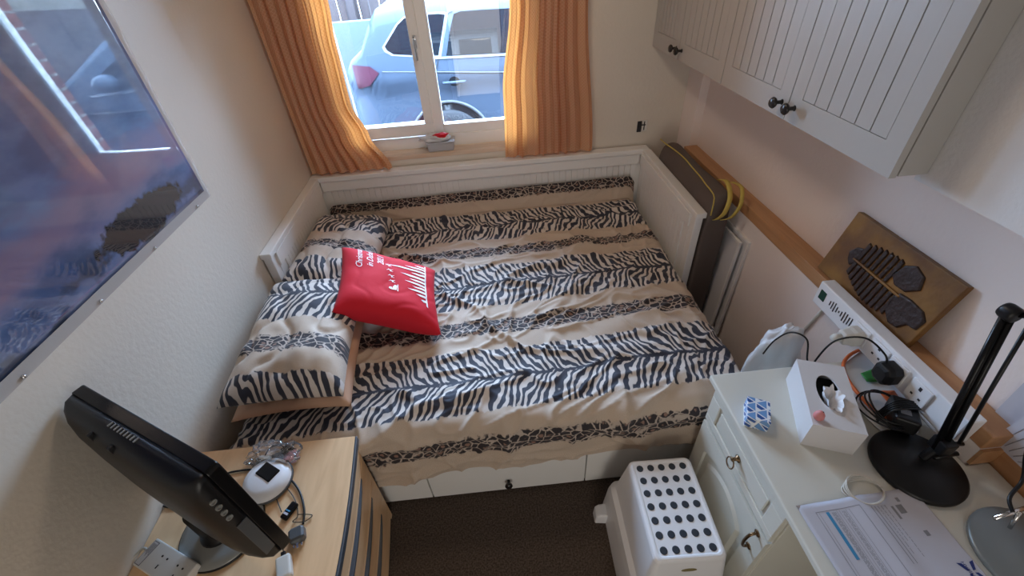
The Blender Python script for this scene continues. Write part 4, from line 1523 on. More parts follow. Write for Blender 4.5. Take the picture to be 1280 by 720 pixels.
MB().box(HW - 0.004, HW - 0.0015, -0.054, -0.036, 0.83, 0.862, TM).build('port_label', M['grey_base'], tv)
MB().box(HW - 0.004, HW - 0.001, -0.062, -0.036, 0.74, 0.90, TM).build('connector_panel', M['dark_grey'], tv, bevel=0.001)
for xk in (-0.10, -0.02):
    MB().box(xk, xk + 0.012, -0.086, -0.074, Z1 - 0.030, Z1 - 0.012, TM).build('fixing_lug', M['black_plastic'], tv, bevel=0.002)
MB().lathe([(0.108, 0.0), (0.112, 0.004), (0.110, 0.010), (0.085, 0.016), (0.05, 0.020), (0.04, 0.022)], (0.220, -2.012, CT), 56).build('stand_base', M['grey_base'], tv, smooth=True)
MB().lathe([(0.1115, 0.0), (0.1145, 0.002), (0.1145, 0.006), (0.1115, 0.007)], (0.220, -2.012, CT), 56).build('base_rim', M['black_plastic'], tv, smooth=True)
MB().lathe([(0.048, 0.018), (0.044, 0.026), (0.036, 0.05), (0.034, 0.14)], (0.218, -2.022, CT), 24).build('stand_neck', M['black_plastic'], tv, smooth=True)

# white round dock behind the television
dk = thing('speaker_dock', 'round silver-white device with a dark window, behind the television', 'device', (0.285, -1.905, CT))
MB().lathe([(0.068, 0.0), (0.072, 0.006), (0.072, 0.016), (0.066, 0.030), (0.045, 0.038), (0.002, 0.040)], (0.306, -1.882, CT), 40).build('casing', M['white_plastic'], dk, smooth=True)
MB().lathe([(0.0725, 0.004), (0.0755, 0.006), (0.0755, 0.012), (0.0725, 0.014)], (0.306, -1.882, CT), 40).build('base_ring', M['dark_grey'], dk, smooth=True)
MB().box(-0.032, 0.032, -0.022, 0.022, 0.034, 0.0425, Matrix.Translation((0.312, -1.868, CT)) @ Matrix.Rotation(R(-33), 4, 'Z')).build('display_window', M['black_gloss'], dk, bevel=0.003)

# bag of leads
Z = CT
pbg = thing('clear_bag', 'clear plastic bag holding plugs and leads on the chest top', 'bag', (0.30, -1.80, Z))
crumple('film_bag', (0.302, -1.797, Z + 0.022), (0.068, 0.042, 0.026), film_mat('thin_bag_film', 0.12, (0.85, 0.83, 0.85)), pbg, 21, 0.7, 2.6, 22)
crumple('white_lead', (0.275, -1.812, Z + 0.013), (0.036, 0.016, 0.012), M['cable_white'], pbg, 2, 0.5, 2, 14)
MB().box(-0.017, 0.017, -0.013, 0.013, 0.003, 0.026, Matrix.Translation((0.315, -1.806, Z)) @ Matrix.Rotation(R(25), 4, 'Z')).build('charger', M['dark_grey'], pbg, bevel=0.003)
MB().box(-0.016, 0.016, -0.012, 0.012, 0.004, 0.028, Matrix.Translation((0.336, -1.783, Z)) @ Matrix.Rotation(R(40), 4, 'Z')).build('charger', M['black_plastic'], pbg, bevel=0.003)
crumple('red_wrapper', (0.345, -1.800, Z + 0.009), (0.018, 0.022, 0.008), M['pink'], pbg, 8, 0.5, 2, 12)
MB().tube(spline([(0.27, -1.80, Z + .02), (0.285, -1.775, Z + .03), (0.315, -1.772, Z + .034), (0.335, -1.785, Z + .03)], 6), 0.002, 6).build('black_lead', M['black_plastic'], pbg, smooth=True)

# leads on the chest top
def zp(pts, z):
    return [P(u, v, 2, z if not isinstance(z, list) else z[i]) for i, (u, v) in enumerate(pts)]
cb1 = MB().tube(spline(zp([(268, 598), (290, 590), (320, 587), (352, 592), (372, 610), (380, 635), (379, 655)], Z + 0.006), 8), 0.0032, 8)
tag(cb1.build('power_lead', M['black_plastic'], smooth=True), 'thick black lead arching round the round white device', 'cable')
cb2 = MB().tube(spline(zp([(352, 640), (345, 622), (338, 605), (342, 600), (360, 612), (370, 628), (372, 645), (366, 652), (380, 652), (390, 645), (386, 643), (372, 643)], Z + 0.005), 8), 0.0014, 6)
tag(cb2.build('thin_lead', M['black_plastic'], smooth=True), 'thin black looped lead beside the television stand', 'cable')
cb3 = MB().tube(spline([P(222, 633, 2, Z + .004), P(210, 634, 2, Z + .004), P(201, 630, 2, Z + .004), P(199, 620, 2, Z + .02)], 6), 0.003, 6)
tag(cb3.build('aerial_lead', M['black_plastic'], smooth=True), 'short black lead at the wall end of the chest top', 'cable')
ub = thing('key_fob', 'small black remote fob with blue and white marks', 'remote', P(363, 638, 2, Z))
fm = Matrix.Translation(P(363, 640, 2, Z)) @ Matrix.Rotation(R(62), 4, 'Z')
MB().box(-0.026, 0.026, -0.012, 0.012, 0.0, 0.014, fm).build('case', M['black_gloss'], ub, bevel=0.005, seg=3)
MB().box(-0.014, -0.008, -0.008, 0.008, 0.0138, 0.0148, fm).build('mark', M['paper'], ub)
MB().box(-0.004, 0.0, -0.008, 0.008, 0.0138, 0.0148, fm).build('mark', M['blue_ink'], ub)
gp = thing('grey_plug', 'dark grey three-pin plug lying on the chest top', 'plug', P(374, 670, 2, Z))
gm = Matrix.Translation(P(374, 671, 2, Z)) @ Matrix.Rotation(R(-70), 4, 'Z')
MB().loft([[gm @ Vector((x, s_ * 0.021 * y, 0.015 + s_ * 0.015 * z)) for y, z in ((-1, -.7), (-.7, -1), (.7, -1), (1, -.7), (1, .7), (.7, 1), (-.7, 1), (-1, .7))] for x, s_ in ((-0.018, 0.75), (-0.012, 1), (0.014, 1), (0.02, 0.8), (0.026, 0.3))]).build('plug_body', M['dark_grey'], gp, bevel=0.002)
MB().box(0.02, 0.040, -0.003, 0.003, 0.016, 0.020, gm).box(0.02, 0.034, -0.012, -0.008, 0.012, 0.016, gm).box(0.02, 0.034, 0.008, 0.012, 0.012, 0.016, gm).build('pins', M['chrome'], gp)
wp = thing('charger_plug', 'cream charger plug with a black connector at the chest front', 'plug', P(357, 710, 2, Z))
wm = Matrix.Translation(P(358, 713, 2, Z)) @ Matrix.Rotation(R(-68), 4, 'Z')
MB().box(-0.032, 0.028, -0.019, 0.019, 0.0, 0.026, wm).build('plug_body', M['cable_white'], wp, bevel=0.006, seg=3)
MB().box(-0.046, -0.031, -0.006, 0.006, 0.008, 0.018, wm).build('connector', M['black_plastic'], wp, bevel=0.002)
MB().tube(spline([wm @ Vector((-0.046, 0, 0.013)), wm @ Vector((-0.07, 0.002, 0.02)), P(352, 668, 2, Z + .02)], 6), 0.0014, 6).build('flex', M['black_plastic'], wp, smooth=True)

# two-gang extension block
eb = thing('extension_block', 'cream two-gang extension socket at the wall end of the chest', 'extension socket', P(205, 695, 2, Z))
ea = P(196, 672, 2, Z + 0.03)
eb_ = P(248, 704, 2, Z + 0.03)
ec = P(164, 700, 2, Z + 0.03)
ex_ = (eb_ - ea)
LX = ex_.length
ex_.normalize()
ey_ = Vector((-ex_.y, ex_.x, 0))
if ey_.dot(ec - ea) < 0:
    ey_ = -ey_
LY = abs((ec - ea).dot(ey_)) + 0.006
EM = Matrix(((ex_.x, ey_.x, 0, ea.x), (ex_.y, ey_.y, 0, ea.y), (0, 0, 1, Z), (0, 0, 0, 1)))
MB().box(0, LX, 0, LY, 0.0, 0.03, EM).build('housing', M['socket_plastic'], eb, bevel=0.004, seg=3)
MB().box(0.004, 0.024, 0.006, LY - 0.004, 0.0295, 0.0306, EM).box(0.005, 0.023, 0.007, LY - 0.005, 0.0300, 0.0308, EM).build('warning_label', M['grey_ink'], eb)
MB().box(0.006, 0.022, 0.008, LY - 0.006, 0.0306, 0.0312, EM).build('label_face', M['card'], eb)
l_ = MB()
for k in range(5):
    l_.box(0.0075 + k * 0.003, 0.009 + k * 0.003, 0.012, LY * (0.5 + 0.06 * (k % 3)), 0.0311, 0.0315, EM)
l_.build('label_print', M['grey_ink'], eb)
for k in range(2):
    cxk = LX * (0.42 + 0.36 * k)
    for q_ in (-0.010, 0.010):
        MB().lathe([(0.0028, 0.0), (0.0028, 0.0008)], (cxk + q_, LY * 0.36, 0.030), 10, 'Z', EM).build('pin_hole', M['ink'], eb)
    MB().box(cxk - 0.0016, cxk + 0.0016, LY * 0.62, LY * 0.62 + 0.010, 0.030, 0.0308, EM).build('pin_hole', M['ink'], eb)
MB().tube(spline([EM @ Vector((0.0, LY * 0.5, 0.014)), EM @ Vector((-0.02, LY * 0.45, 0.016)), EM @ Vector((-0.03, LY * 0.7, 0.010)), EM @ Vector((-0.03, LY * 1.1, 0.006))], 8), 0.004, 8).build('flex', M['cable_white'], eb, smooth=True)

# ------------------------------------------------------------------ step stool
ST = 0.42
tp4 = [P(785, 580, 2, ST), P(858, 571, 2, ST), P(913, 689, 2, ST), P(829, 712, 2, ST)]
scx, scy = 1.588, -2.008
sx, sy = 0.105, 0.158
stl = thing('step_stool', 'white plastic step stool with black anti-slip dots, beside the desk', 'stool', (scx, scy, 0), (0, 0, R(-2)))
def rrect(hx, hy, r, z, n=6):
    pts_ = []
    for cx_, cy_, a0 in ((hx - r, hy - r, 0), (-hx + r, hy - r, 90), (-hx + r, -hy + r, 180), (hx - r, -hy + r, 270)):
        for k in range(n + 1):
            a = R(a0 + 90 * k / n)
            pts_.append((cx_ + r * math.cos(a), cy_ + r * math.sin(a), z))
    return pts_
MB().loft([rrect(sx + 0.060, sy + 0.06, 0.03, 0.0), rrect(sx + 0.052, sy + 0.048, 0.03, 0.16), rrect(sx + 0.046, sy + 0.040, 0.03, 0.205), rrect(sx + 0.030, sy + 0.026, 0.025, 0.225),
           rrect(sx + 0.006, sy + 0.005, 0.02, ST - 0.012), rrect(sx + 0.002, sy + 0.002, 0.02, ST - 0.003), rrect(sx - 0.004, sy - 0.004, 0.018, ST), rrect(sx - 0.010, sy - 0.010, 0.014, ST), rrect(sx - 0.012, sy - 0.012, 0.014, ST - 0.003)]).build('body', M['white_plastic'], stl, smooth=False, local=True, bevel=0.002)
for k in range(35):
    i, j = k % 5, k // 5
    x = (i - 2) * 0.0375
    y = (j - 3) * 0.0435
    MB().lathe([(0.0115, -0.004), (0.0115, -0.0016), (0.010, -0.0008)], (x, y, ST), 18).build('grip_dot', M['dot'], stl, local=True)
for s1, s2 in ((-1, 1), (-1, -1)):
    MB().loft([[(s1 * (sx + 0.055), s2 * (sy + 0.02), z), (s1 * (sx + 0.055), s2 * (sy - 0.035), z), (s1 * (sx + 0.055 + w), s2 * (sy - 0.030), z), (s1 * (sx + 0.055 + w), s2 * (sy + 0.015), z)] for z, w in ((0.0, 0.050), (0.055, 0.046), (0.070, 0.030))]).build('foot', M['white_plastic'], stl, local=True, bevel=0.006)
hnd = [(0.024 * math.cos(2 * PI * k / 20), 0.010 * math.sin(2 * PI * k / 20)) for k in range(20)]
MB().loft([[(x, -(sy + 0.0115 + 0.0), ST - 0.06 + z * 1.0) for x, z in hnd], [(x, -(sy + 0.0), ST - 0.06 + z) for x, z in hnd]]).build('hand_slot', mat('olive_slot', (0.20, 0.16, 0.06), 0.7), stl, local=True)

# ------------------------------------------------------------------ desk
DT = 0.75
dsk = thing('desk', 'cream writing desk with drawer, arched cupboard door and brass handles', 'desk', (2.0, -2.5, 0))
DX0, DX1, DY0, DY1 = 1.742, 2.20, -3.35, -1.757
MB().prism([(DX0, DY0), (2.322, DY0), (2.322, -2.125), (2.2600, -2.125), (2.2600, DY1), (DX0, DY1)], 2, DT - 0.022, DT).build('desktop', M['cream_lacquer'], dsk, bevel=0.005, seg=3)
PX = 1.762
ped = MB().box(PX + 0.018, 2.20, -2.19, -1.775, 0.0, DT - 0.022)
ped.build('pedestal', M['cream_lacquer'], dsk, bevel=0.002)
MB().box(PX + 0.004, PX + 0.03, -2.196, -1.768, DT - 0.045, DT - 0.022).build('top_moulding', M['cream_lacquer'], dsk, bevel=0.004)
ya, yb = -1.779, -2.186
df_ = MB()
z0, z1 = 0.545, 0.700
df_.box(PX + 0.006, PX + 0.018, yb, ya, z0, z1)
df_.box(PX, PX + 0.006, yb, ya, z0, z0 + 0.032).box(PX, PX + 0.006, yb, ya, z1 - 0.032, z1)
df_.box(PX, PX + 0.006, yb, yb + 0.052, z0 + 0.032, z1 - 0.032).box(PX, PX + 0.006, ya - 0.052, ya, z0 + 0.032, z1 - 0.032)
df_.box(PX + 0.001, PX + 0.0065, yb + 0.064, ya - 0.064, z0 + 0.044, z1 - 0.044)
dw = df_.build('drawer', M['cream_lacquer'], dsk, bevel=0.003)
def mold(mb, y, z):
    pass
hy, hz = -1.978, 0.618
MB().lathe([(0.012, 0), (0.012, -0.003), (0.006, -0.006), (0.006, -0.014), (0.009, -0.018), (0.004, -0.022)], (PX, hy, hz), 18, 'X').build('handle_boss', M['bronze'], dw, smooth=True)
rg = MB()
rg.tube([(PX - 0.016 - 0.006 * math.sin(a / 2), hy + 0.017 * math.sin(a), hz - 0.019 + 0.019 * math.cos(a)) for a in [2 * PI * k / 24 for k in range(25)]], 0.0022, 8)
rg.build('ring_pull', M['bronze'], dw, smooth=True, label='brass ring pull')
# cupboard door with an arched panel
z0, z1 = 0.03, 0.530
pd = MB()
pd.box(PX + 0.008, PX + 0.018, yb, ya, z0, z1)
def arch_out(inset, zt, n=14):
    y_a, y_b = ya - inset, yb + inset
    pts_ = [(y_b, z0 + inset), (y_a, z0 + inset)]
    for k in range(n + 1):
        t = k / n
        y = y_a + (y_b - y_a) * t
        pts_.append((y, zt - 0.055 + 0.055 * math.sin(PI * t) ** 0.8))
    return pts_
# surround as a strip between door outline and the arch
out_ = arch_out(0.058, z1 - 0.055)
n_o = len(out_)
cyd, czd = (ya + yb) / 2, (z0 + z1) / 2
rect = []
for (y, z) in out_:
    if abs(z - (z0 + 0.058)) < 1e-6:
        rect.append((yb if y < cyd else ya, z0))
    else:
        t = (y - (yb + 0.058)) / ((ya - 0.058) - (yb + 0.058))
        rect.append((yb + (ya - yb) * t, z1))
bmv = pd.b
for lvl_out, lvl_in in ((PX, PX),):
    A_ = [bmv.verts.new((PX, y, z)) for y, z in rect]
    B_ = [bmv.verts.new((PX, y, z)) for y, z in out_]
    C_ = [bmv.verts.new((PX + 0.0085, y + (cyd - y) * 0.03, z + (czd - z) * 0.02)) for y, z in out_]
    D_ = [bmv.verts.new((PX + 0.0085, y, z)) for y, z in rect]
    for i in range(n_o):
        j = (i + 1) % n_o
        bmv.faces.new((A_[i], A_[j], B_[j], B_[i]))
        bmv.faces.new((B_[i], B_[j], C_[j], C_[i]))
        bmv.faces.new((A_[j], A_[i], D_[i], D_[j]))
dc = pd.build('door', M['cream_lacquer'], dsk)
inner = arch_out(0.085, z1 - 0.085)
ip = MB()
ip.loft([[(PX + 0.0082, y, z) for y, z in inner], [(PX + 0.001, y + (cyd - y) * 0.12, z + (czd - z) * 0.07) for y, z in inner]])
ip.build('raised_panel', M['cream_lacquer'], dc)
hy, hz = -2.150, 0.470
MB().tube(spline([(PX, hy, hz + 0.045), (PX - 0.018, hy, hz + 0.040), (PX - 0.026, hy, hz + 0.015), (PX - 0.026, hy, hz - 0.015), (PX - 0.018, hy, hz - 0.040), (PX, hy, hz - 0.045)], 6), 0.0045, 10).lathe([(0.011, 0), (0.011, -0.003), (0.006, -0.005)], (PX, hy, hz + 0.045), 16, 'X').lathe([(0.011, 0), (0.011, -0.003), (0.006, -0.005)], (PX, hy, hz - 0.045), 16, 'X').build('bow_handle', M['bronze'], dc, smooth=True, label='brass bow handle')
MB().box(1.80, 2.30, -3.33, -3.30, 0, DT - 0.022).build('end_panel', M['cream_lacquer'], dsk, bevel=0.002)
MB().box(2.2, 2.22, -3.30, -2.19, 0.45, DT - 0.022).build('back_panel', M['cream_lacquer'], dsk)

# tissue box -----------------------------------------------------------------
tbx = thing('tissue_box', 'white tissue box with an oval opening on the desk', 'tissue box', (1.97, -1.92, DT))
bl_, fl_, fr2 = P(982, 472, 2, DT), P(1000, 555, 2, DT), P(1063, 566, 2, DT)
ay = (bl_ - fl_)
LYt = ay.length
ay.normalize()
ax_ = Vector((ay.y, -ay.x, 0))
LXt = 0.125
HT = 0.095
TB = Matrix(((ax_.x, ay.x, 0, fl_.x), (ax_.y, ay.y, 0, fl_.y), (0, 0, 1, DT), (0, 0, 0, 1)))
LYt = 0.235
# box shell with an oval hole in its lid
mbx = MB()
nO = 28
outer, oval = [], []
for k in range(nO):
    a = 2 * PI * k / nO
    ox, oy = LXt / 2 + 0.030 * math.cos(a), LYt * 0.53 + 0.062 * math.sin(a)
    oval.append((ox, oy))
    sx_, sy_ = math.cos(a), math.sin(a)
    q = max(abs(sx_) / (LXt / 2), abs(sy_) / (LYt / 2))
    outer.append((LXt / 2 + sx_ / q, LYt / 2 + sy_ / q))
corners = [(0, 0), (LXt, 0), (LXt, LYt), (0, LYt)]
for cxx, cyy in corners:      # snap the nearest outline points to the corners
    i = min(range(nO), key=lambda q_: (outer[q_][0] - cxx) ** 2 + (outer[q_][1] - cyy) ** 2)
    outer[i] = (cxx, cyy)
b = mbx.b
O_ = [b.verts.new(TB @ Vector((x, y, HT))) for x, y in outer]
V_ = [b.verts.new(TB @ Vector((x, y, HT))) for x, y in oval]
U_ = [b.verts.new(TB @ Vector((x, y, HT - 0.004))) for x, y in oval]
D_ = [b.verts.new(TB @ Vector((x, y, 0))) for x, y in outer]
for i in range(nO):
    j = (i + 1) % nO
    b.faces.new((O_[i], O_[j], V_[j], V_[i]))
    b.faces.new((V_[i], V_[j], U_[j], U_[i]))
    b.faces.new((O_[j], O_[i], D_[i], D_[j]))
b.faces.new(D_)
mbx.build('carton', M['card'], tbx)
def tis(a, bb):
    th = 2 * PI * a
    r = (0.004 + 0.024 * bb) * (1 + 0.5 * noise.noise(Vector((math.cos(th) * 2, math.sin(th) * 2, bb * 2))))
    return TB @ Vector((LXt / 2 + 0.004 + r * math.cos(th) * 0.8, LYt * 0.42 + r * math.sin(th) * 1.5, HT - 0.045 + 0.055 * bb + 0.012 * noise.noise(Vector((math.cos(th) * 3, math.sin(th) * 3, 5))) * bb))
link('tissue', grid_mesh('tissue', 40, 12, tis), M['tissue'], tbx, smooth=True)
MB().box(0.004, LXt - 0.004, 0.004, LYt - 0.004, 0.004, 0.035, TB).build('shaded_tissue_stack', M['dark_grey'], tbx)  # dark grey stands in for the shade inside the carton
pb2 = thing('pink_egg', 'little pink egg-shaped rubber trinket on the tissue box corner', 'trinket', TB @ Vector((0.012, 0.02, HT)))
MB().lathe([(0.002, 0.0), (0.010, 0.003), (0.0135, 0.010), (0.012, 0.020), (0.008, 0.027), (0.002, 0.031)], (0, 0, 0), 20, 'Z', TB @ Matrix.Translation((0.014, 0.022, HT))).build('body', M['pink'], pb2, smooth=True)
MB().lathe([(0.0015, 0.0), (0.0015, 0.001)], (0.004, 0.0, 0.0302), 8, 'Z', TB @ Matrix.Translation((0.014, 0.022, HT))).build('mark', M['ink'], pb2)

# small blue patterned box ------------------------------------------------------
def cubes_mat():
    mt = bpy.data.materials.new('blue_white_cube_pattern')
    mt.use_nodes = True
    nt = mt.node_tree
    b_ = nt.nodes['Principled BSDF']
    b_.inputs['Roughness'].default_value = 0.4
    g = G(nt)
    tc = N(nt, 'ShaderNodeTexCoord')
    sp = N(nt, 'ShaderNodeSeparateXYZ')
    nt.links.new(tc.outputs['Object'], sp.inputs[0])
    x = g.m('ADD', sp.outputs[0], g.m('MULTIPLY', sp.outputs[2], 0.9))
    y = g.m('ADD', sp.outputs[1], g.m('MULTIPLY', sp.outputs[2], 0.7))
    fr_ = []
    for ang in (0, 60, 120):
        k = g.m('ADD', g.m('MULTIPLY', x, math.cos(R(ang)) * 34), g.m('MULTIPLY', y, math.sin(R(ang)) * 34))
        fr_.append(g.m('FRACT', k))
    ln = g.m('MINIMUM', g.m('MINIMUM', fr_[0], fr_[1]), fr_[2])
    m1 = g.step(ln, 0.12, 0.03)
    shade = g.m('GREATER_THAN', fr_[0], fr_[1])
    c = g.mix(shade, (0.02, 0.09, 0.32), (0.15, 0.32, 0.62))
    c = g.mix(g.m('LESS_THAN', g.m('ADD', fr_[2], fr_[0]), 0.62), c, (0.75, 0.80, 0.86))
    c = g.mix(m1, (0.80, 0.83, 0.88), c)
    nt.links.new(c, b_.inputs['Base Color'])
    return mt
sbx = MB().box(-0.030, 0.030, -0.039, 0.039, 0, 0.043)
o = sbx.build('small_box', cubes_mat(), bevel=0.0015)
o.location = (1.800, -1.928, DT)
o.rotation_euler = (0, 0, R(-27))
tag(o, 'small carton with blue and white cube pattern at the desk corner', 'box')

# carrier bag with orange edge lying flat at the back of the desk
cbg = thing('carrier_bag', 'flat white plastic bag with orange edging at the back of the desk', 'bag', (2.15, -1.92, DT))
def sheet(poly, z, seed, mt, name, amp=0.006, cell=0.02, parent=cbg):
    mb = patch([poly], lambda x, y: Vector((x, y, z + amp * (0.5 + noise.noise(Vector((x * 14, y * 14, seed)))))), cell)
    return mb.build(name, mt, parent, smooth=True, solid=0.0012)
bp_ = [P(u, v, 2, DT + 0.008) for u, v in ((1046, 462), (1085, 432), (1130, 470), (1150, 540), (1120, 556), (1090, 530), (1062, 500))]
sheet([(p.x, p.y) for p in bp_], DT + 0.004, 3, M['poly'], 'bag_sheet')
MB().tube(spline(zp([(1082, 434), (1062, 444), (1054, 458), (1062, 478), (1080, 500), (1100, 518), (1122, 524)], DT + 0.014), 8), 0.0055, 8).build('orange_edge', M['orange'], cbg, smooth=True, label='orange edging')
gpn = [P(u, v, 2, DT + 0.016) for u, v in ((1076, 466), (1090, 461), (1106, 464), (1102, 476), (1084, 477))]
sheet([(p.x, p.y) for p in gpn], DT + 0.012, 5, M['green'], 'green_logo_patch', 0.003)
opn = [P(u, v, 2, DT + 0.016) for u, v in ((1098, 488), (1118, 488), (1128, 502), (1112, 504))]
sheet([(p.x, p.y) for p in opn], DT + 0.012, 5, M['orange'], 'orange_patch', 0.003)

# black power brick with coiled lead
pbk = thing('power_brick', 'black power adaptor with its lead coiled around it', 'power adaptor', (2.17, -1.98, DT))
bm2 = Matrix.Translation((2.176, -1.992, DT + 0.014)) @ Matrix.Rotation(R(-35), 4, 'Z') @ Matrix.Rotation(R(-8), 4, 'X')
MB().box(-0.030, 0.030, -0.050, 0.050, 0, 0.050, bm2).build('adaptor_body', M['black_plastic'], pbk, bevel=0.008, seg=3)
MB().box(-0.016, 0.008, -0.028, -0.006, 0.050, 0.0508, bm2).build('rating_label', M['grey_ink'], pbk)
cl = MB()
for k in range(4):
    pts_ = [(2.138 + (0.058 - 0.004 * k) * math.cos(a) + 0.004 * k, -1.968 + (0.066 - 0.003 * k) * math.sin(a), DT + 0.036 + 0.006 * k + 0.007 * math.sin(a * 2 + k)) for a in [2 * PI * j / 28 for j in range(29)]]
    cl.tube(pts_, 0.0026, 6)
cl.build('coiled_lead', M['black_plastic'], pbk, smooth=True)
cl = MB()
for k in range(5):
    cl.tube(spline([bm2 @ Vector((-0.05, -0.03 + 0.008 * k, -0.005)), bm2 @ Vector((-0.036, -0.028 + 0.008 * k, 0.045)), bm2 @ Vector((-0.01, -0.02 + 0.009 * k, 0.062)), bm2 @ Vector((0.03, 0.01 + 0.006 * k, 0.055))], 6), 0.0026, 6)
cl.build('wrapped_lead', M['black_plastic'], pbk, smooth=True)

# white coiled cable
wc = MB()
for k in range(4):
    c0 = P(1080, 612, 2, DT + 0.01)
    wc.tube([(c0.x + (0.050 - 0.003 * k) * math.cos(a), c0.y + (0.028 + 0.003 * k) * math.sin(a), DT + 0.004 + 0.0035 * k + 0.003 * math.sin(a * 2 + k)) for a in [2 * PI * j / 30 for j in range(31)]], 0.0017, 6)
tag(wc.build('coiled_cable', M['cable_white'], smooth=True), 'white coiled cable on the desk behind the letter', 'cable')

# letter -------------------------------------------------------------------------
pl_a, pl_b, pl_c = P(995, 632, 2, DT + 0.004), P(1140, 608, 2, DT + 0.012), P(1247, 735, 2, DT + 0.012)
lx = (pl_b - pl_a)
lx.z = 0
LW = lx.length
lx.normalize()
ly = Vector((lx.y, -lx.x, 0))         # toward the viewer
LL = 0.42 * LW / 0.297 if False else 0.30
LW_ = LW
def let_h(x, y):
    ridge = 0.014 * max(0.0, 1 - abs(x - LW_ * 0.50) / 0.045)
    return 0.0035 + 0.5 * ridge + 0.004 * (x / LW_) + 0.0015 * noise.noise(Vector((x * 14, y * 10, 2)))
def on_let(eps):
    return lambda x, y: Vector((pl_a.x, pl_a.y, DT)) + lx * x + ly * y + Vector((0, 0, let_h(x, y) + eps))
let = thing('letter', 'unfolded white bank letter with a blue bar on the desk front', 'letter', (pl_a.x, pl_a.y, DT))
patch([[(0, 0), (LW_, 0), (LW_, LL), (0, LL)]], on_let(0), 0.012).build('paper', M['paper'], let, smooth=True, solid=0.0004)
def qd(x0, x1, y0, y1):
    return [(x0, y0), (x1, y0), (x1, y1), (x0, y1)]
fr_l = []
fx0, fx1, fy0, fy1 = 0.035, LW_ * 0.475, 0.022, 0.185
for k in (0,):
    fr_l += [qd(fx0, fx1, fy0, fy0 + 0.0012), qd(fx0, fx1, fy1, fy1 + 0.0012), qd(fx0, fx0 + 0.0012, fy0, fy1), qd(fx1, fx1 + 0.0012, fy0, fy1)]
for x in (0.042, 0.085, 0.092, 0.108, 0.116):
    fr_l.append(qd(x, x + 0.0008, fy0 + 0.004, fy1 - 0.004))
for x in (LW_ * 0.56, LW_ * 0.59):
    fr_l.append(qd(x, x + 0.0018, 0.03, 0.155))
rnd2 = random.Random(5)
for x in [0.072 + 0.0028 * k for k in range(4)] + [0.098 + 0.003 * k for k in range(3)]:
    y = fy0 + 0.006
    while y < fy1 - 0.012:
        w = rnd2.uniform(0.004, 0.012)
        fr_l.append(qd(x, x + 0.0012, y, y + w))
        y += w + 0.002
for x in (LW_ * 0.62, LW_ * 0.65, LW_ * 0.68):
    y = 0.03
    while y < 0.15 * rnd2.uniform(0.6, 1):
        w = rnd2.uniform(0.004, 0.012)
        fr_l.append(qd(x, x + 0.0014, y, y + w))
        y += w + 0.002
for x, y, w, h in ((LW_ * 0.80, 0.018, 0.008, 0.010), (LW_ * 0.82, 0.095, 0.010, 0.012), (LW_ * 0.72, 0.035, 0.006, 0.03), (LW_ * 0.76, 0.034, 0.016, 0.020)):
    fr_l.append(qd(x, x + w, y, y + h))
fr_l += [qd(0.03, 0.115, 0.205, 0.2062), qd(0.03, 0.0312, 0.205, 0.28), qd(0.135, 0.20, 0.205, 0.2062), qd(0.135, 0.1362, 0.205, 0.28), qd(0.14, 0.16, 0.21, 0.24)]
patch([q_ for q_ in fr_l if q_[0][0] < LW_ * 0.5 and q_[0][1] < 0.2], on_let(0.0007), 0.012).build('printed_form', M['grey_ink'], let)
patch([q_ for q_ in fr_l if q_[0][0] >= LW_ * 0.5 and q_[0][1] < 0.2], on_let(0.0007), 0.012).build('printed_paragraph', M['grey_ink'], let)
patch([q_ for q_ in fr_l if q_[0][1] >= 0.2], on_let(0.0007), 0.012).build('payment_slip_box', M['grey_ink'], let)
patch([qd(0.058, 0.066, fy0 + 0.004, fy1 - 0.055)], on_let(0.0009), 0.012).build('blue_bar', M['blue_ink'], let)
patch([qd(0.048, 0.062, 0.207, 0.235)], on_let(0.0009), 0.012).build('navy_block', M['navy_ink'], let)
# bank emblem: four leaf shapes forming an X, with the name across
lx0, ly0 = LW_ * 0.93, 0.185
em = []
for sx_, sy_ in ((1, 1), (-1, 1), (1, -1), (-1, -1)):
    em.append([(lx0 + sx_ * 0.003, ly0 + sy_ * 0.002), (lx0 + sx_ * 0.010, ly0 + sy_ * 0.003), (lx0 + sx_ * 0.019, ly0 + sy_ * 0.020), (lx0 + sx_ * 0.009, ly0 + sy_ * 0.018)])
patch(em, on_let(0.0010), 0.012).build('emblem', M['navy_ink'], let)
text_mb('HALIFAX', 0.0105, lambda x, y: on_let(0.0016)(lx0 + 0.001 - y * 1.0 - 0.003, ly0 - 0.021 + x), 0.0).build('emblem_lettering', M['navy_ink'], let)

# black desk lamp -----------------------------------------------------------------
lp = thing('desk_lamp', 'black desk lamp with a round base and twin-rod arm', 'lamp', (2.13, -2.13, DT))
MB().lathe([(0.100, 0.0), (0.104, 0.003), (0.104, 0.012), (0.098, 0.018), (0.03, 0.021), (0.012, 0.024)], (2.128, -2.118, DT), 48).build('lamp_base', M['black_plastic'], lp, smooth=True)
J0 = Vector((2.168, -2.105, 0.835))
J1 = Vector((2.150, -2.032, 1.218))
MB().tube([(2.150, -2.105, DT + 0.02), (2.158, -2.105, 0.80), J0], 0.011, 12).box(2.15, 2.185, -2.125, -2.085, 0.81, 0.85).build('swivel_joint', M['black_plastic'], lp, bevel=0.004)
MB().tube([J0 + Vector((-0.012, 0, -0.02)), J1 + Vector((-0.004, 0.004, 0))], 0.0075, 12).tube([J0 + Vector((0.003, -0.006, -0.02)), J1 + Vector((0.004, -0.004, 0))], 0.0065, 12).build('lower_arm', M['black_gloss'], lp, smooth=True)
MB().tube([J0 + Vector((0.045, 0.0, -0.01)), J1 + Vector((0.032, -0.020, -0.01))], 0.0045, 10).build('parallel_rod', M['black_plastic'], lp, smooth=True)
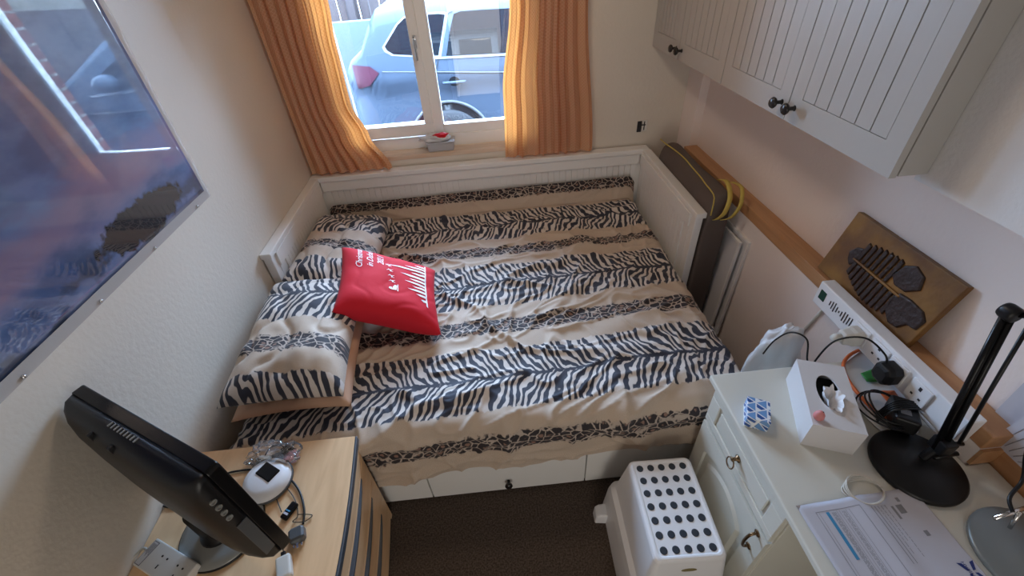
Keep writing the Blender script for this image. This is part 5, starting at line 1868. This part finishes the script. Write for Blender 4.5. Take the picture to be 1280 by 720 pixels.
MB().tube([J0 + Vector((-0.012, 0, 0)), J0 + Vector((0.055, 0.0, -0.012))], 0.006, 8).tube([J0 + Vector((-0.01, -0.012, -0.045)), J0 + Vector((0.05, -0.01, -0.04))], 0.006, 8).build('pivot_bar', M['black_plastic'], lp, smooth=True)
MB().lathe([(0.016, -0.014), (0.018, -0.008), (0.018, 0.008), (0.016, 0.014)], J1, 20, 'Y').build('elbow_joint', M['black_plastic'], lp, smooth=True)
J2 = Vector((2.195, -2.10, 1.262))
J3 = Vector((2.235, -2.42, 1.30))
MB().tube([J1, J1 + Vector((0.02, -0.03, 0.012)), J3], 0.0075, 12).tube([J1 + Vector((0.03, -0.02, -0.01)), J3 + Vector((0.0, 0, -0.03))], 0.0045, 10).build('upper_arm', M['black_gloss'], lp, smooth=True)
MB().lathe([(0.012, 0.06), (0.03, 0.05), (0.045, 0.02), (0.068, -0.05), (0.070, -0.052), (0.064, -0.048), (0.03, 0.0), (0.01, 0.03)], J3 + Vector((0, -0.04, -0.03)), 28).build('lamp_shade', M['black_plastic'], lp, smooth=True)

# second lamp: grey round base
l2 = thing('desk_lamp', 'grey round lamp base with chrome clamp at the right of the desk', 'lamp', (2.215, -2.36, DT))
MB().lathe([(0.108, 0.0), (0.113, 0.003), (0.113, 0.009), (0.108, 0.013), (0.03, 0.016), (0.01, 0.018)], (2.208, -2.345, DT), 48).build('lamp_base', M['lampgrey'], l2, smooth=True)
MB().lathe([(0.020, 0.012), (0.018, 0.02), (0.010, 0.04), (0.009, 0.10)], (2.235, -2.320, DT), 20).build('stem', M['chrome'], l2, smooth=True)
qa, qb = P(1243, 648, 2, DT + 0.07), P(1290, 632, 2, DT + 0.08)
MB().tube([qa, qb], 0.0045, 10).tube([P(1262, 660, 2, DT + 0.03), P(1275, 640, 2, DT + 0.08)], 0.004, 8).build('clamp_lever', M['chrome'], l2, smooth=True, label='chrome clamp lever')
MB().tube(spline([P(1266, 640, 2, DT + 0.08), P(1262, 622, 2, DT + 0.09), P(1278, 600, 2, DT + 0.11), P(1282, 570, 2, DT + 0.16), P(1290, 540, 2, DT + .22)], 6), 0.004, 8).build('flex', M['black_plastic'], l2, smooth=True)

# papers leaning on the wall at the far right
for k, (pp4, lab) in enumerate((([(1280, 478), (1240, 518), (1256, 534), (1290, 560)], 'blank pale sheet propped behind the printed one at the ledge end'),
                                ([(1290, 515), (1238, 548), (1277, 585), (1300, 600)], 'printed sheet of paper propped at the right end of the ledge'))):
    X_ = 2.333 - 0.018 * k
    q = [P(u, v, 0, X_ ) for u, v in pp4]
    t = thing('paper_sheet', lab, 'paper', q[1])
    MB().loft([[Vector((X_ + dx, p.y, p.z)) for p in q] for dx in (0.0, 0.0015)]).build('sheet', M['paper'], t)
    if k == 1:
        mbp = MB()
        for j in range(5):
            f0 = 0.18 + 0.15 * j
            a_ = q[0].lerp(q[1], 0.15).lerp(q[3].lerp(q[2], 0.15), f0)
            b_ = q[0].lerp(q[1], 0.85).lerp(q[3].lerp(q[2], 0.85), f0)
            mbp.tube([a_ + Vector((-0.0006, 0, 0)), b_ + Vector((-0.0006, 0, 0))], 0.0008, 4)
        mbp.build('printed_lines', M['grey_ink'], t)
